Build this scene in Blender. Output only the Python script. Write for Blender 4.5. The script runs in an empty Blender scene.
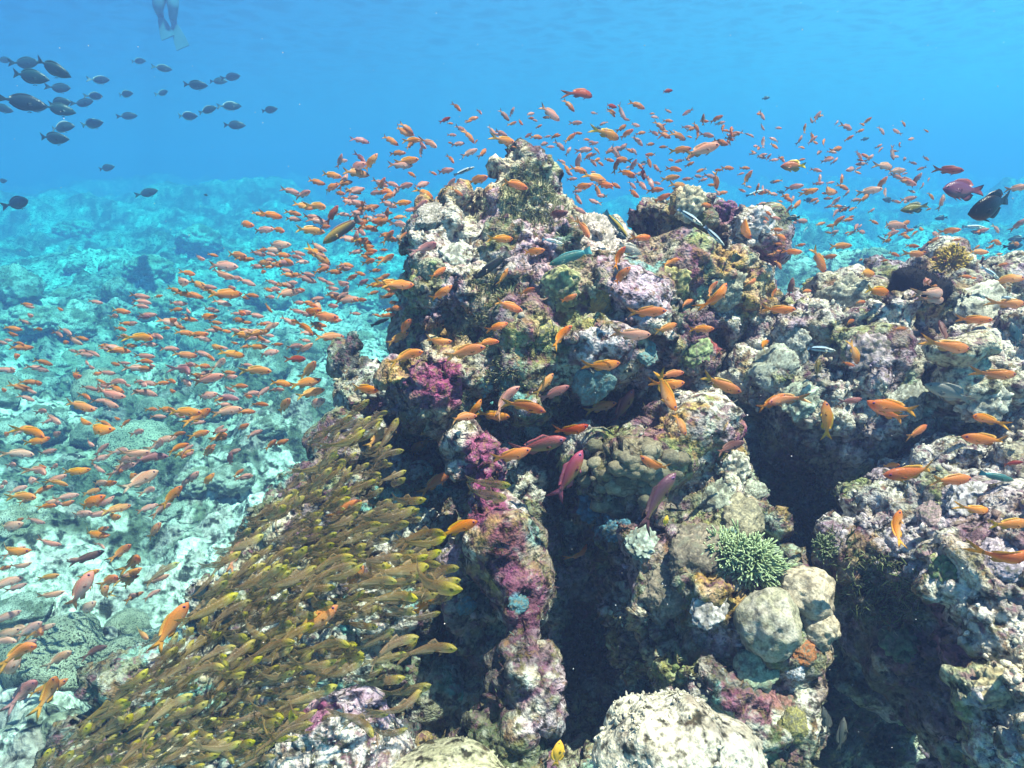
import bpy, math, random
import numpy as np
from mathutils import Vector, Matrix
from mathutils.bvhtree import BVHTree

scene = bpy.context.scene
COL = scene.collection
random.seed(7)
rng = np.random.default_rng(11)
R = math.radians

# ------------------------------------------------------------------ camera, light, exposure
FPX = 640.0
PITCH = R(17.3)
cam_d = bpy.data.cameras.new("camera")
cam_d.lens = 36.0 * FPX / 1024.0
cam_d.sensor_width = 36.0
cam_d.clip_start = 0.02
cam_d.clip_end = 500
cam = bpy.data.objects.new("camera", cam_d)
COL.objects.link(cam)
cam.location = (0, 0, 0)
cam.rotation_euler = (math.pi / 2 - PITCH, 0, 0)
scene.camera = cam

SUN_EL, SUN_AZ = R(72), R(112)           # azimuth from +Y towards +X
world = bpy.data.worlds.new("World")
scene.world = world
world.use_nodes = True
wn, wl = world.node_tree.nodes, world.node_tree.links
wn.clear()
w_out = wn.new("ShaderNodeOutputWorld")
w_bg = wn.new("ShaderNodeBackground")
w_bg.inputs["Strength"].default_value = 0.05
w_sky = wn.new("ShaderNodeTexSky")
w_sky.sky_type = 'NISHITA'
w_sky.sun_disc = False
w_sky.sun_elevation = SUN_EL
w_sky.sun_rotation = SUN_AZ
w_tc = wn.new("ShaderNodeTexCoord")
w_sep = wn.new("ShaderNodeSeparateXYZ")
w_mr = wn.new("ShaderNodeMapRange")
w_mr.inputs["From Min"].default_value = -1
w_mr.inputs["From Max"].default_value = 1
w_ramp = wn.new("ShaderNodeValToRGB")
e = w_ramp.color_ramp.elements
e[0].position = 0.30; e[0].color = (0.02, 0.10, 0.16, 1)
e[1].position = 0.52; e[1].color = (0.20, 0.35, 0.53, 1)
x = e.new(0.64); x.color = (0.30, 0.53, 0.66, 1)
x = e.new(0.95); x.color = (0.20, 0.27, 0.29, 1)
w_mix = wn.new("ShaderNodeMix"); w_mix.data_type = 'RGBA'; w_mix.blend_type = 'MULTIPLY'
w_mix.inputs["Factor"].default_value = 1.0
wl.new(w_tc.outputs["Generated"], w_sep.inputs[0])
wl.new(w_sep.outputs["Z"], w_mr.inputs["Value"])
wl.new(w_mr.outputs["Result"], w_ramp.inputs["Fac"])
wl.new(w_sky.outputs["Color"], w_mix.inputs["A"])
w_side = wn.new("ShaderNodeMapRange")       # sky tint runs darker and bluer to the left, paler to the right
w_side.inputs["From Min"].default_value = -0.65; w_side.inputs["From Max"].default_value = 0.6
w_tint = wn.new("ShaderNodeMix"); w_tint.data_type = 'RGBA'
w_tint.inputs["A"].default_value = (0.44, 0.48, 0.68, 1); w_tint.inputs["B"].default_value = (1.9, 1.30, 1.0, 1)
w_mul = wn.new("ShaderNodeMix"); w_mul.data_type = 'RGBA'; w_mul.blend_type = 'MULTIPLY'; w_mul.inputs["Factor"].default_value = 1.0
wl.new(w_sep.outputs["X"], w_side.inputs["Value"]); wl.new(w_side.outputs["Result"], w_tint.inputs["Factor"])
wl.new(w_ramp.outputs["Color"], w_mul.inputs["A"]); wl.new(w_tint.outputs["Result"], w_mul.inputs["B"])
wl.new(w_mul.outputs["Result"], w_mix.inputs["B"])
wl.new(w_mix.outputs["Result"], w_bg.inputs["Color"])
wl.new(w_bg.outputs["Background"], w_out.inputs["Surface"])

sun_d = bpy.data.lights.new("sun", 'SUN')
sun_d.energy = 5.0
sun_d.angle = R(0.5)
sun_d.color = (1.0, 0.405, 0.33)
sun = bpy.data.objects.new("sun", sun_d)
COL.objects.link(sun)
sdir = Vector((math.sin(SUN_AZ) * math.cos(SUN_EL), math.cos(SUN_AZ) * math.cos(SUN_EL) , math.sin(SUN_EL)))
sun.rotation_euler = sdir.to_track_quat('Z', 'Y').to_euler()
sun.location = sdir * 30

HAZE_DENSITY = 0.295
HAZE_COLOR = (0.052, 0.080, 0.172)
HAZE_ABSORB = (0.05, 0.79, 0.955)

vs = scene.view_settings
vs.view_transform = 'Standard'
vs.look = 'None'
vs.gamma = 1.0
vs.use_curve_mapping = False
vs.exposure = 2.72
cy = scene.cycles
cy.max_bounces = 5
cy.diffuse_bounces = 1
cy.glossy_bounces = 2
cy.transmission_bounces = 2
cy.volume_bounces = 1
cy.transparent_max_bounces = 14
cy.caustics_reflective = False
cy.caustics_refractive = False
cy.sample_clamp_indirect = 4.0
cy.use_denoising = True

CP, SP = math.cos(PITCH), math.sin(PITCH)
def at(px, py, d):
    """the place whose depth along the view axis is d metres"""
    u, v = (px - 512) / FPX * d, (384 - py) / FPX * d
    return Vector((u, d * CP + v * SP, v * CP - d * SP))
def at_np(px, py, d):
    u, v = (px - 512) / FPX * d, (384 - py) / FPX * d
    return np.stack([u, d * CP + v * SP, v * CP - d * SP], -1)
CAM_ROT = Matrix(((1, 0, 0), (0, SP, -CP), (0, CP, SP)))   # camera axes (right, up, back) -> world

# ------------------------------------------------------------------ noise in numpy
def _h(ix, iy, iz, s):
    n = (ix.astype(np.int64) * 73856093) ^ (iy.astype(np.int64) * 19349663) ^ (iz.astype(np.int64) * 83492791) ^ (s * 2654435761)
    n = (n ^ (n >> 13)) * 1274126177
    n = n & 0xffffffff
    n = (n ^ (n >> 16)) * 2246822519 & 0xffffffff
    n = n ^ (n >> 13)
    return (n & 0xffffff) / float(0xffffff)
def vnoise(p, s=0):
    i = np.floor(p); f = p - i
    f = f * f * f * (f * (f * 6 - 15) + 10)
    i = i.astype(np.int64)
    out = 0
    for dx in (0, 1):
        wx = f[:, 0] if dx else 1 - f[:, 0]
        for dy in (0, 1):
            wy = f[:, 1] if dy else 1 - f[:, 1]
            for dz in (0, 1):
                wz = f[:, 2] if dz else 1 - f[:, 2]
                out = out + wx * wy * wz * _h(i[:, 0] + dx, i[:, 1] + dy, i[:, 2] + dz, s)
    return out * 2 - 1
ROT = np.array([[0.0, 0.8, 0.6], [-0.8, 0.36, -0.48], [-0.6, -0.48, 0.64]])
def fbm(p, octaves=4, s=0, gain=0.5):
    a, t, out = 1.0, 0.0, 0
    for k in range(octaves):
        out = out + a * vnoise(p, s + k); t += a
        a *= gain
        p = p @ ROT.T * 2.03 + 7.1
    return out / t * 1.6
def worley(p, s=0):
    """distance to nearest and second nearest cell point, and a random value of the nearest cell"""
    i = np.floor(p).astype(np.int64); f = p - i
    d1 = np.full(len(p), 9.0); d2 = np.full(len(p), 9.0); cid = np.zeros(len(p))
    for dx in (-1, 0, 1):
        for dy in (-1, 0, 1):
            for dz in (-1, 0, 1):
                c = (i[:, 0] + dx, i[:, 1] + dy, i[:, 2] + dz)
                q = np.stack([dx + _h(*c, s) - f[:, 0], dy + _h(*c, s + 1) - f[:, 1], dz + _h(*c, s + 2) - f[:, 2]], -1)
                d = (q * q).sum(-1)
                near = d < d1
                d2 = np.where(near, d1, np.minimum(d2, d))
                cid = np.where(near, _h(*c, s + 3), cid)
                d1 = np.where(near, d, d1)
    return np.sqrt(d1), np.sqrt(d2), cid
def sstep(a, b, x):
    t = np.clip((x - a) / (b - a), 0, 1)
    return t * t * (3 - 2 * t)

# ------------------------------------------------------------------ object helpers
def mesh_np(name, verts, faces, mat=None, cols=None, smooth=True):
    """faces: list of int arrays (n,k)"""
    me = bpy.data.meshes.new(name)
    verts = np.asarray(verts, dtype=np.float32)
    faces = [np.asarray(f, dtype=np.int32) for f in faces if len(f)]
    loops = np.concatenate([f.ravel() for f in faces])
    sizes = np.concatenate([np.full(len(f), f.shape[1], np.int32) for f in faces])
    starts = np.concatenate([[0], np.cumsum(sizes)[:-1]]).astype(np.int32)
    me.vertices.add(len(verts)); me.vertices.foreach_set("co", verts.ravel())
    me.loops.add(len(loops)); me.loops.foreach_set("vertex_index", loops)
    me.polygons.add(len(sizes)); me.polygons.foreach_set("loop_start", starts)
    me.polygons.foreach_set("loop_total", sizes)
    me.polygons.foreach_set("use_smooth", np.full(len(sizes), smooth))
    me.update(calc_edges=True)
    if cols is not None:
        ca = me.color_attributes.new("tint", 'FLOAT_COLOR', 'POINT')
        c4 = np.ones((len(verts), 4), np.float32); c4[:, :3] = cols
        ca.data.foreach_set("color", c4.ravel())
    if mat: me.materials.append(mat)
    me.validate()
    return me
def link(name, data, parent=None):
    o = bpy.data.objects.new(name, data)
    COL.objects.link(o)
    if parent: o.parent = parent
    return o
def tag(o, label=None, cat=None, group=None, kind=None):
    if label: o["label"] = label
    if cat: o["category"] = cat
    if group: o["group"] = group
    if kind: o["kind"] = kind
    return o

_ICO = {}
def ico(sub):
    if sub not in _ICO:
        import bmesh
        bm = bmesh.new(); bmesh.ops.create_icosphere(bm, subdivisions=sub, radius=1)
        bm.verts.ensure_lookup_table()
        v = np.array([q.co[:] for q in bm.verts]); f = np.array([[q.index for q in g.verts] for g in bm.faces])
        bm.free(); _ICO[sub] = (v, f)
    return _ICO[sub]

# ------------------------------------------------------------------ materials
def nt(name):
    m = bpy.data.materials.new(name); m.use_nodes = True
    n, l = m.node_tree.nodes, m.node_tree.links
    return m, n, l, n["Principled BSDF"]
def math_node(n, l, op, a, b):
    q = n.new("ShaderNodeMath"); q.operation = op
    for k, v in enumerate((a, b)):
        if isinstance(v, (int, float)): q.inputs[k].default_value = v
        else: l.new(v, q.inputs[k])
    return q.outputs[0]

def rock_material(name, scale=1.0, bump=0.9, rough=0.9, speck=0.5, mottle=0.0):
    m, n, l, b = nt(name)
    tc = n.new("ShaderNodeTexCoord")
    at_ = n.new("ShaderNodeAttribute"); at_.attribute_name = "tint"
    n1 = n.new("ShaderNodeTexNoise"); n1.inputs["Scale"].default_value = 90 * scale; n1.inputs["Detail"].default_value = 6; n1.inputs["Roughness"].default_value = 0.7
    n2 = n.new("ShaderNodeTexNoise"); n2.inputs["Scale"].default_value = 28 * scale; n2.inputs["Detail"].default_value = 5; n2.inputs["Roughness"].default_value = 0.65
    v1 = n.new("ShaderNodeTexVoronoi"); v1.inputs["Scale"].default_value = 150 * scale
    for t in (n1, n2, v1): l.new(tc.outputs["Object"], t.inputs["Vector"])
    r1 = n.new("ShaderNodeValToRGB"); r1.color_ramp.elements[0].position = 0.3; r1.color_ramp.elements[0].color = (0.45, 0.45, 0.45, 1)
    r1.color_ramp.elements[1].position = 0.72; r1.color_ramp.elements[1].color = (1.75, 1.75, 1.75, 1)
    l.new(n1.outputs["Fac"], r1.inputs["Fac"])
    mx = n.new("ShaderNodeMix"); mx.data_type = 'RGBA'; mx.blend_type = 'MULTIPLY'; mx.inputs["Factor"].default_value = 1
    l.new(at_.outputs["Color"], mx.inputs["A"]); l.new(r1.outputs["Color"], mx.inputs["B"])
    # pale calcareous specks
    r2 = n.new("ShaderNodeValToRGB"); r2.color_ramp.elements[0].position = 0.58; r2.color_ramp.elements[0].color = (0, 0, 0, 1)
    r2.color_ramp.elements[1].position = 0.66; r2.color_ramp.elements[1].color = (speck, speck, speck, 1)
    l.new(n2.outputs["Fac"], r2.inputs["Fac"])
    mx2 = n.new("ShaderNodeMix"); mx2.data_type = 'RGBA'
    l.new(r2.outputs["Color"], mx2.inputs["Factor"]); l.new(mx.outputs["Result"], mx2.inputs["A"])
    mx2.inputs["B"].default_value = (0.55, 0.55, 0.48, 1)
    # dark pits
    r3 = n.new("ShaderNodeValToRGB"); r3.color_ramp.elements[0].position = 0.36; r3.color_ramp.elements[0].color = (0.10, 0.10, 0.09, 1)
    r3.color_ramp.elements[1].position = 0.50; r3.color_ramp.elements[1].color = (1, 1, 1, 1)
    n3 = n.new("ShaderNodeTexNoise"); n3.inputs["Scale"].default_value = 45 * scale; n3.inputs["Detail"].default_value = 3
    l.new(tc.outputs["Object"], n3.inputs["Vector"]); l.new(n3.outputs["Fac"], r3.inputs["Fac"])
    mx3 = n.new("ShaderNodeMix"); mx3.data_type = 'RGBA'; mx3.blend_type = 'MULTIPLY'; mx3.inputs["Factor"].default_value = 1
    l.new(mx2.outputs["Result"], mx3.inputs["A"]); l.new(r3.outputs["Color"], mx3.inputs["B"])
    res = mx3.outputs["Result"]
    if mottle:      # small blotches of coralline crust and brown turf
        for sc_, lo, hi, colr in ((33, .53, .62, (0.20, 0.085, 0.125, 1)), (47, .55, .63, (0.17, 0.145, 0.05, 1)), (21, .57, .64, (0.26, 0.15, 0.07, 1))):
            nn = n.new("ShaderNodeTexNoise"); nn.inputs["Scale"].default_value = sc_ * scale; nn.inputs["Detail"].default_value = 5; nn.inputs["Roughness"].default_value = 0.7
            va = n.new("ShaderNodeVectorMath"); va.inputs[1].default_value = (sc_, 1.3 * sc_, 0.7 * sc_)
            l.new(tc.outputs["Object"], va.inputs[0]); l.new(va.outputs[0], nn.inputs["Vector"])
            rr = n.new("ShaderNodeMapRange"); rr.inputs["From Min"].default_value = lo; rr.inputs["From Max"].default_value = hi; rr.inputs["To Max"].default_value = mottle
            l.new(nn.outputs["Fac"], rr.inputs["Value"])
            mm = n.new("ShaderNodeMix"); mm.data_type = 'RGBA'
            l.new(rr.outputs["Result"], mm.inputs["Factor"]); l.new(res, mm.inputs["A"]); mm.inputs["B"].default_value = colr
            res = mm.outputs["Result"]
    l.new(res, b.inputs["Base Color"])
    h = math_node(n, l, 'MULTIPLY_ADD', n1.outputs["Fac"], 0.6)
    h2 = math_node(n, l, 'ADD', h, math_node(n, l, 'MULTIPLY', n3.outputs["Fac"], 1.2))
    h3 = math_node(n, l, 'SUBTRACT', h2, math_node(n, l, 'MULTIPLY', v1.outputs["Distance"], 0.35))
    bp = n.new("ShaderNodeBump"); bp.inputs["Strength"].default_value = bump; bp.inputs["Distance"].default_value = 0.012 / scale
    l.new(h3, bp.inputs["Height"]); l.new(bp.outputs["Normal"], b.inputs["Normal"])
    b.inputs["Roughness"].default_value = rough
    b.inputs["Specular IOR Level"].default_value = 0.15
    return m

def tint_material(name, rough=0.8, bump=0.3, scale=200, trans=0.0, vary=0.25, spec=0.2):
    m, n, l, b = nt(name)
    at_ = n.new("ShaderNodeAttribute"); at_.attribute_name = "tint"
    tc = n.new("ShaderNodeTexCoord")
    no = n.new("ShaderNodeTexNoise"); no.inputs["Scale"].default_value = scale; no.inputs["Detail"].default_value = 3
    l.new(tc.outputs["Object"], no.inputs["Vector"])
    mr = n.new("ShaderNodeMapRange"); mr.inputs["From Min"].default_value = 0.3; mr.inputs["From Max"].default_value = 0.7
    mr.inputs["To Min"].default_value = 1 - vary; mr.inputs["To Max"].default_value = 1 + vary
    l.new(no.outputs["Fac"], mr.inputs["Value"])
    mx = n.new("ShaderNodeVectorMath"); mx.operation = 'SCALE'
    l.new(at_.outputs["Color"], mx.inputs[0]); l.new(mr.outputs["Result"], mx.inputs["Scale"])
    l.new(mx.outputs[0], b.inputs["Base Color"])
    bp = n.new("ShaderNodeBump"); bp.inputs["Strength"].default_value = bump; bp.inputs["Distance"].default_value = 0.004
    l.new(no.outputs["Fac"], bp.inputs["Height"]); l.new(bp.outputs["Normal"], b.inputs["Normal"])
    b.inputs["Roughness"].default_value = rough
    b.inputs["Specular IOR Level"].default_value = spec
    if trans:
        tr = n.new("ShaderNodeBsdfTranslucent"); l.new(mx.outputs[0], tr.inputs["Color"])
        ms = n.new("ShaderNodeMixShader"); ms.inputs["Fac"].default_value = trans
        l.new(b.outputs[0], ms.inputs[1]); l.new(tr.outputs[0], ms.inputs[2])
        l.new(ms.outputs[0], n["Material Output"].inputs["Surface"])
    return m

def fish_material(name, hue=0.02, sat=0.15, val=0.35, rough=0.35, trans=0.0, alpha=1.0, clear=0.0):
    """pigment from the mesh, a little different on every fish"""
    m, n, l, b = nt(name)
    at_ = n.new("ShaderNodeAttribute"); at_.attribute_name = "tint"
    oi = n.new("ShaderNodeObjectInfo"); geo = n.new("ShaderNodeNewGeometry")
    rnd = math_node(n, l, 'FRACT', math_node(n, l, 'ADD', oi.outputs["Random"], geo.outputs["Random Per Island"]), 0)
    rnd = math_node(n, l, 'FRACT', math_node(n, l, 'ADD', oi.outputs["Random"], 0.0), 0)
    hs = n.new("ShaderNodeHueSaturation")
    def rng_(mult, lo, hi):
        f = math_node(n, l, 'FRACT', math_node(n, l, 'MULTIPLY', rnd, mult), 0)
        q = n.new("ShaderNodeMapRange"); q.inputs["To Min"].default_value = lo; q.inputs["To Max"].default_value = hi
        l.new(f, q.inputs["Value"]); return q.outputs["Result"]
    l.new(rng_(1.0, 0.5 - hue, 0.5 + hue), hs.inputs["Hue"])
    l.new(rng_(17.3, 1 - sat, 1 + sat * 0.3), hs.inputs["Saturation"])
    l.new(rng_(41.7, 1 - val, 1 + val * 0.4), hs.inputs["Value"])
    l.new(at_.outputs["Color"], hs.inputs["Color"])
    tc = n.new("ShaderNodeTexCoord")
    vo = n.new("ShaderNodeTexVoronoi"); vo.inputs["Scale"].default_value = 45
    l.new(tc.outputs["Object"], vo.inputs["Vector"])
    mr = n.new("ShaderNodeMapRange"); mr.inputs["To Min"].default_value = 1.08; mr.inputs["To Max"].default_value = 0.82
    l.new(vo.outputs["Distance"], mr.inputs["Value"])
    sc_ = n.new("ShaderNodeVectorMath"); sc_.operation = 'SCALE'
    l.new(hs.outputs["Color"], sc_.inputs[0]); l.new(mr.outputs["Result"], sc_.inputs["Scale"])
    l.new(sc_.outputs[0], b.inputs["Base Color"])
    bp = n.new("ShaderNodeBump"); bp.inputs["Strength"].default_value = 0.15; bp.inputs["Distance"].default_value = 0.01
    l.new(vo.outputs["Distance"], bp.inputs["Height"]); l.new(bp.outputs["Normal"], b.inputs["Normal"])
    b.inputs["Roughness"].default_value = rough
    b.inputs["Specular IOR Level"].default_value = 0.35
    if alpha < 1: b.inputs["Alpha"].default_value = alpha
    if trans:
        tr = n.new("ShaderNodeBsdfTranslucent"); l.new(sc_.outputs[0], tr.inputs["Color"])
        ms = n.new("ShaderNodeMixShader"); ms.inputs["Fac"].default_value = trans
        l.new(b.outputs[0], ms.inputs[1]); l.new(tr.outputs[0], ms.inputs[2])
        l.new(ms.outputs[0], n["Material Output"].inputs["Surface"])
    if clear:
        tp = n.new("ShaderNodeBsdfTransparent"); m2 = n.new("ShaderNodeMixShader"); m2.inputs["Fac"].default_value = clear
        l.new(n["Material Output"].inputs["Surface"].links[0].from_socket, m2.inputs[1]); l.new(tp.outputs[0], m2.inputs[2])
        l.new(m2.outputs[0], n["Material Output"].inputs["Surface"])
    return m

M_ROCK = rock_material("encrusted_rock", mottle=0.7)
M_PALE = rock_material("pale_coral_skin", bump=0.6, speck=0.3, mottle=0.12)
M_BED = rock_material("rubble_bed", scale=0.35, bump=0.8, speck=0.7)
M_HEAD = rock_material("coral_head_skin", scale=0.5, bump=0.7, speck=0.25)
M_CORAL = tint_material("coral_skin", bump=0.5, scale=260, vary=0.3)
M_ALGAE = tint_material("algae", trans=0.35, vary=0.3, scale=120)
M_CRUST = tint_material("crust", bump=0.6, scale=400, vary=0.45)

# ------------------------------------------------------------------ water surface, haze
def make_water():
    n_ = 240
    g = np.linspace(-1, 1, n_); g = np.sign(g) * np.abs(g) ** 1.7 * 60
    X, Y = np.meshgrid(g, g, indexing='ij')
    p = np.stack([X.ravel(), Y.ravel(), np.zeros(X.size)], -1)
    Z = 3.15 + 0.06 * fbm(p * 0.9, 3, 91) + 0.03 * fbm(p * np.array([3.1, 2.2, 1]), 2, 95)
    p[:, 2] = Z
    idx = np.arange(n_ * n_).reshape(n_, n_)
    f = np.stack([idx[:-1, :-1], idx[1:, :-1], idx[1:, 1:], idx[:-1, 1:]], -1).reshape(-1, 4)
    m, n, l, b = nt("water_surface")
    n.remove(b)
    tc = n.new("ShaderNodeTexCoord")
    wob = n.new("ShaderNodeTexNoise"); wob.inputs["Scale"].default_value = 2.0; wob.inputs["Detail"].default_value = 2
    l.new(tc.outputs["Object"], wob.inputs["Vector"])
    add = n.new("ShaderNodeMix"); add.data_type = 'RGBA'; add.blend_type = 'LINEAR_LIGHT'; add.inputs["Factor"].default_value = 0.5
    l.new(tc.outputs["Object"], add.inputs["A"]); l.new(wob.outputs["Color"], add.inputs["B"])
    vo = n.new("ShaderNodeTexVoronoi"); vo.feature = 'DISTANCE_TO_EDGE'; vo.inputs["Scale"].default_value = 1.4
    l.new(add.outputs["Result"], vo.inputs["Vector"])
    vo2 = n.new("ShaderNodeTexVoronoi"); vo2.feature = 'DISTANCE_TO_EDGE'; vo2.inputs["Scale"].default_value = 3.1
    l.new(add.outputs["Result"], vo2.inputs["Vector"])
    mn = math_node(n, l, 'MULTIPLY', vo.outputs["Distance"], math_node(n, l, 'ADD', vo2.outputs["Distance"], 0.15))
    rp = n.new("ShaderNodeValToRGB")
    rp.color_ramp.elements[0].position = 0.0; rp.color_ramp.elements[0].color = (1, 1, 1, 1)
    rp.color_ramp.elements[1].position = 0.085; rp.color_ramp.elements[1].color = (0.74, 0.74, 0.74, 1)
    rp.color_ramp.interpolation = 'EASE'
    l.new(mn, rp.inputs["Fac"])
    tr = n.new("ShaderNodeBsdfTransparent"); l.new(rp.outputs["Color"], tr.inputs["Color"])  # cell pattern in the transparency imitates caustic dapples of sunlight
    gl = n.new("ShaderNodeBsdfGlossy"); gl.inputs["Roughness"].default_value = 0.3
    gl.inputs["Color"].default_value = (0.8, 0.95, 1, 1)
    ms = n.new("ShaderNodeMixShader"); ms.inputs["Fac"].default_value = 0.04
    l.new(tr.outputs[0], ms.inputs[1]); l.new(gl.outputs[0], ms.inputs[2])
    l.new(ms.outputs[0], n["Material Output"].inputs["Surface"])
    tag(link("water_surface", mesh_np("water_surface", p, [f], m)), kind="structure")
make_water()

def make_haze():
    x0, x1, y0, y1, z0, z1 = -45, 45, -12, 60, -6.0, 2.85
    v = [(x, y, z) for x in (x0, x1) for y in (y0, y1) for z in (z0, z1)]
    f = [[0, 1, 3, 2], [4, 6, 7, 5], [0, 4, 5, 1], [2, 3, 7, 6], [0, 2, 6, 4], [1, 5, 7, 3]]
    m = bpy.data.materials.new("haze_water"); m.use_nodes = True
    n, l = m.node_tree.nodes, m.node_tree.links
    n.remove(n["Principled BSDF"])
    pv = n.new("ShaderNodeVolumePrincipled")
    pv.inputs["Density"].default_value = HAZE_DENSITY
    pv.inputs["Anisotropy"].default_value = 0.35
    pv.inputs["Color"].default_value = (*HAZE_COLOR, 1)
    pv.inputs["Absorption Color"].default_value = (*HAZE_ABSORB, 1)
    l.new(pv.outputs[0], n["Material Output"].inputs["Volume"])
    o = link("haze", mesh_np("haze", v, [f], m, smooth=False))
    tag(o, "clear blue tropical sea water filling the whole view", "water", kind="stuff")
make_haze()
# ------------------------------------------------------------------ seabed
def bed_height(x, y):
    p = np.stack([x, y, np.zeros_like(x)], -1)
    r = np.hypot(x, y)
    z = -2.05 - 0.045 * np.clip(x, -8, 14) + 0.0 * r
    z = z + 1.15 * sstep(3.2, 6.5, r) * sstep(0.12, 0.42, x / np.maximum(y, 0.3)) * (y > 0) * (0.75 + 0.5 * vnoise(p * 0.8, 8))
    z = z + sstep(12, 42, r) * (0.9 + 1.3 * fbm(p * 0.16 + 5, 3, 14))
    z = z + 0.32 * fbm(p * 0.45, 3, 3) * sstep(0.5, 5, r)
    d1, d2, c = worley(p * 1.1 + 3.3, 21)
    z = z + 0.34 * np.clip(0.62 - d1, 0, 1) * (c > 0.35) * (0.5 + c)
    d1, d2, c = worley(p * 2.9 + 1.7, 31)
    z = z + 0.15 * np.sqrt(np.clip(0.55 - d1, 0, 1)) * (c > 0.3)
    d1, d2, c = worley(p * 7.5, 41)
    z = z + 0.075 * np.sqrt(np.clip(0.6 - d1, 0, 1)) * (c > 0.2)
    d1, d2, c = worley(p * 16.0, 45)
    z = z + 0.030 * np.sqrt(np.clip(0.6 - d1, 0, 1)) * (c > 0.3) * sstep(12, 5, r)
    z = z + 0.05 * fbm(p * 5.0, 4, 51, 0.6)
    return z
def make_seabed():
    dense = np.linspace(-62, 62, 620); a = np.concatenate([np.linspace(-180, -62, 50)[:-1], dense, np.linspace(62, 180, 50)[1:]])
    a = np.radians(a)[:-1]
    r = np.concatenate([[0.05, 0.4, 0.8], np.geomspace(1.1, 75, 430)])
    A, RR = np.meshgrid(a, r, indexing='ij')
    X, Y = (RR * np.sin(A)).ravel(), (RR * np.cos(A)).ravel()
    Z = bed_height(X, Y)
    p = np.stack([X, Y, Z], -1)
    na, nr = len(a), len(r)
    idx = np.arange(na * nr).reshape(na, nr); nx = np.roll(idx, -1, 0)
    f = np.stack([idx[:, :-1], idx[:, 1:], nx[:, 1:], nx[:, :-1]], -1).reshape(-1, 4)
    q = np.stack([X, Y, 0 * X], -1)
    t = fbm(q * 1.3, 4, 61); u = fbm(q * 4.5, 4, 66); d1, d2, c = worley(q * 7.5, 41)
    sand = np.array([0.70, 0.68, 0.58]); turf = np.array([0.13, 0.14, 0.09]); tan = np.array([0.38, 0.36, 0.27]); ros = np.array([0.40, 0.30, 0.28])
    k = sstep(-0.45, 0.15, t + 0.6 * u)[:, None]
    col = turf * (1 - k) + tan * k
    k2 = sstep(0.05, 0.5, t * 0.7 + 0.55 * u + 0.75 * sstep(1.9, 0.3, np.hypot(X + 1.15, Y - 3.0)))[:, None]
    col = col * (1 - k2) + sand * k2
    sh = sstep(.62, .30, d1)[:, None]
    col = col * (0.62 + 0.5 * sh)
    e1, e2, c_ = worley(q * 16.0, 45)
    col = col * (0.75 + 0.45 * c_)[:, None]
    col = np.where((c > 0.8)[:, None], col * 0.4 + ros * 0.6, col)
    col = np.where((c < 0.12)[:, None], col * 0.4 + sand * 0.6, col)
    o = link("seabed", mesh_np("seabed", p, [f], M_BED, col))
    tag(o, kind="structure")
    return p, f
BED_V, BED_F = make_seabed()
BVHS = []
def add_bvh(v, f):
    BVHS.append(BVHTree.FromPolygons(v.tolist(), f.tolist()))
add_bvh(BED_V, BED_F)
def surf_depth(px, py):
    """depth of the first solid surface on the line through a pixel"""
    d = at(px, py, 1.0); L = d.length; d = d.normalized()
    best = 60.0
    for b in BVHS:
        h = b.ray_cast(Vector((0, 0, 0)), d, 80)
        if h[0] is not None: best = min(best, h[3] / L)
    return best

# ------------------------------------------------------------------ rocks
TAN = (0.40, 0.35, 0.24); PALE = (0.74, 0.70, 0.61); TURF = (0.10, 0.13, 0.06); OLIVE = (0.24, 0.28, 0.09)
MAG = (0.26, 0.045, 0.14); MAUVE = (0.45, 0.33, 0.42); PLUM = (0.14, 0.05, 0.10); TEAL = (0.12, 0.38, 0.36)
OCHRE = (0.45, 0.27, 0.06); GREY = (0.36, 0.35, 0.32); BROWN = (0.24, 0.17, 0.11); MINT = (0.36, 0.50, 0.36); DARK = (0.05, 0.05, 0.05)
def remesh_blobs(blobs, voxel):
    V, F, off = [], [], 0
    bv, bf = ico(4)
    for (px, py, d, rx, ry, rd) in blobs:
        k = d / FPX
        c = np.array(at(px, py, d))
        j = bv + 0.13 * np.stack([vnoise(bv * 1.7 + px * 0.37 + s * 9.1, s) for s in range(3)], -1)
        loc = j * np.array([rx * k, ry * k, rd])
        w = loc @ np.array(CAM_ROT).T + c
        V.append(w); F.append(bf + off); off += len(bv)
    me = mesh_np("tmp", np.concatenate(V), F)
    o = link("tmp", me)
    md = o.modifiers.new("r", 'REMESH'); md.mode = 'VOXEL'; md.voxel_size = voxel
    dg = bpy.context.evaluated_depsgraph_get()
    ev = bpy.data.meshes.new_from_object(o.evaluated_get(dg))
    n = len(ev.vertices)
    co = np.empty(n * 3, np.float32); ev.vertices.foreach_get("co", co)
    nl = len(ev.loops); li = np.empty(nl, np.int32); ev.loops.foreach_get("vertex_index", li)
    tot = np.empty(len(ev.polygons), np.int32); ev.polygons.foreach_get("loop_total", tot)
    quads = li.reshape(-1, 4) if (tot == 4).all() else None
    bpy.data.objects.remove(o); bpy.data.meshes.remove(me); bpy.data.meshes.remove(ev)
    return co.reshape(-1, 3).astype(float), quads
def normals_of(v, f):
    n = np.zeros_like(v)
    fn = np.cross(v[f[:, 2]] - v[f[:, 0]], v[f[:, 3]] - v[f[:, 1]]) if f.shape[1] == 4 else np.cross(v[f[:, 1]] - v[f[:, 0]], v[f[:, 2]] - v[f[:, 0]])
    for k in range(f.shape[1]): np.add.at(n, f[:, k], fn)
    return n / (np.linalg.norm(n, axis=1, keepdims=True) + 1e-12)
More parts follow.
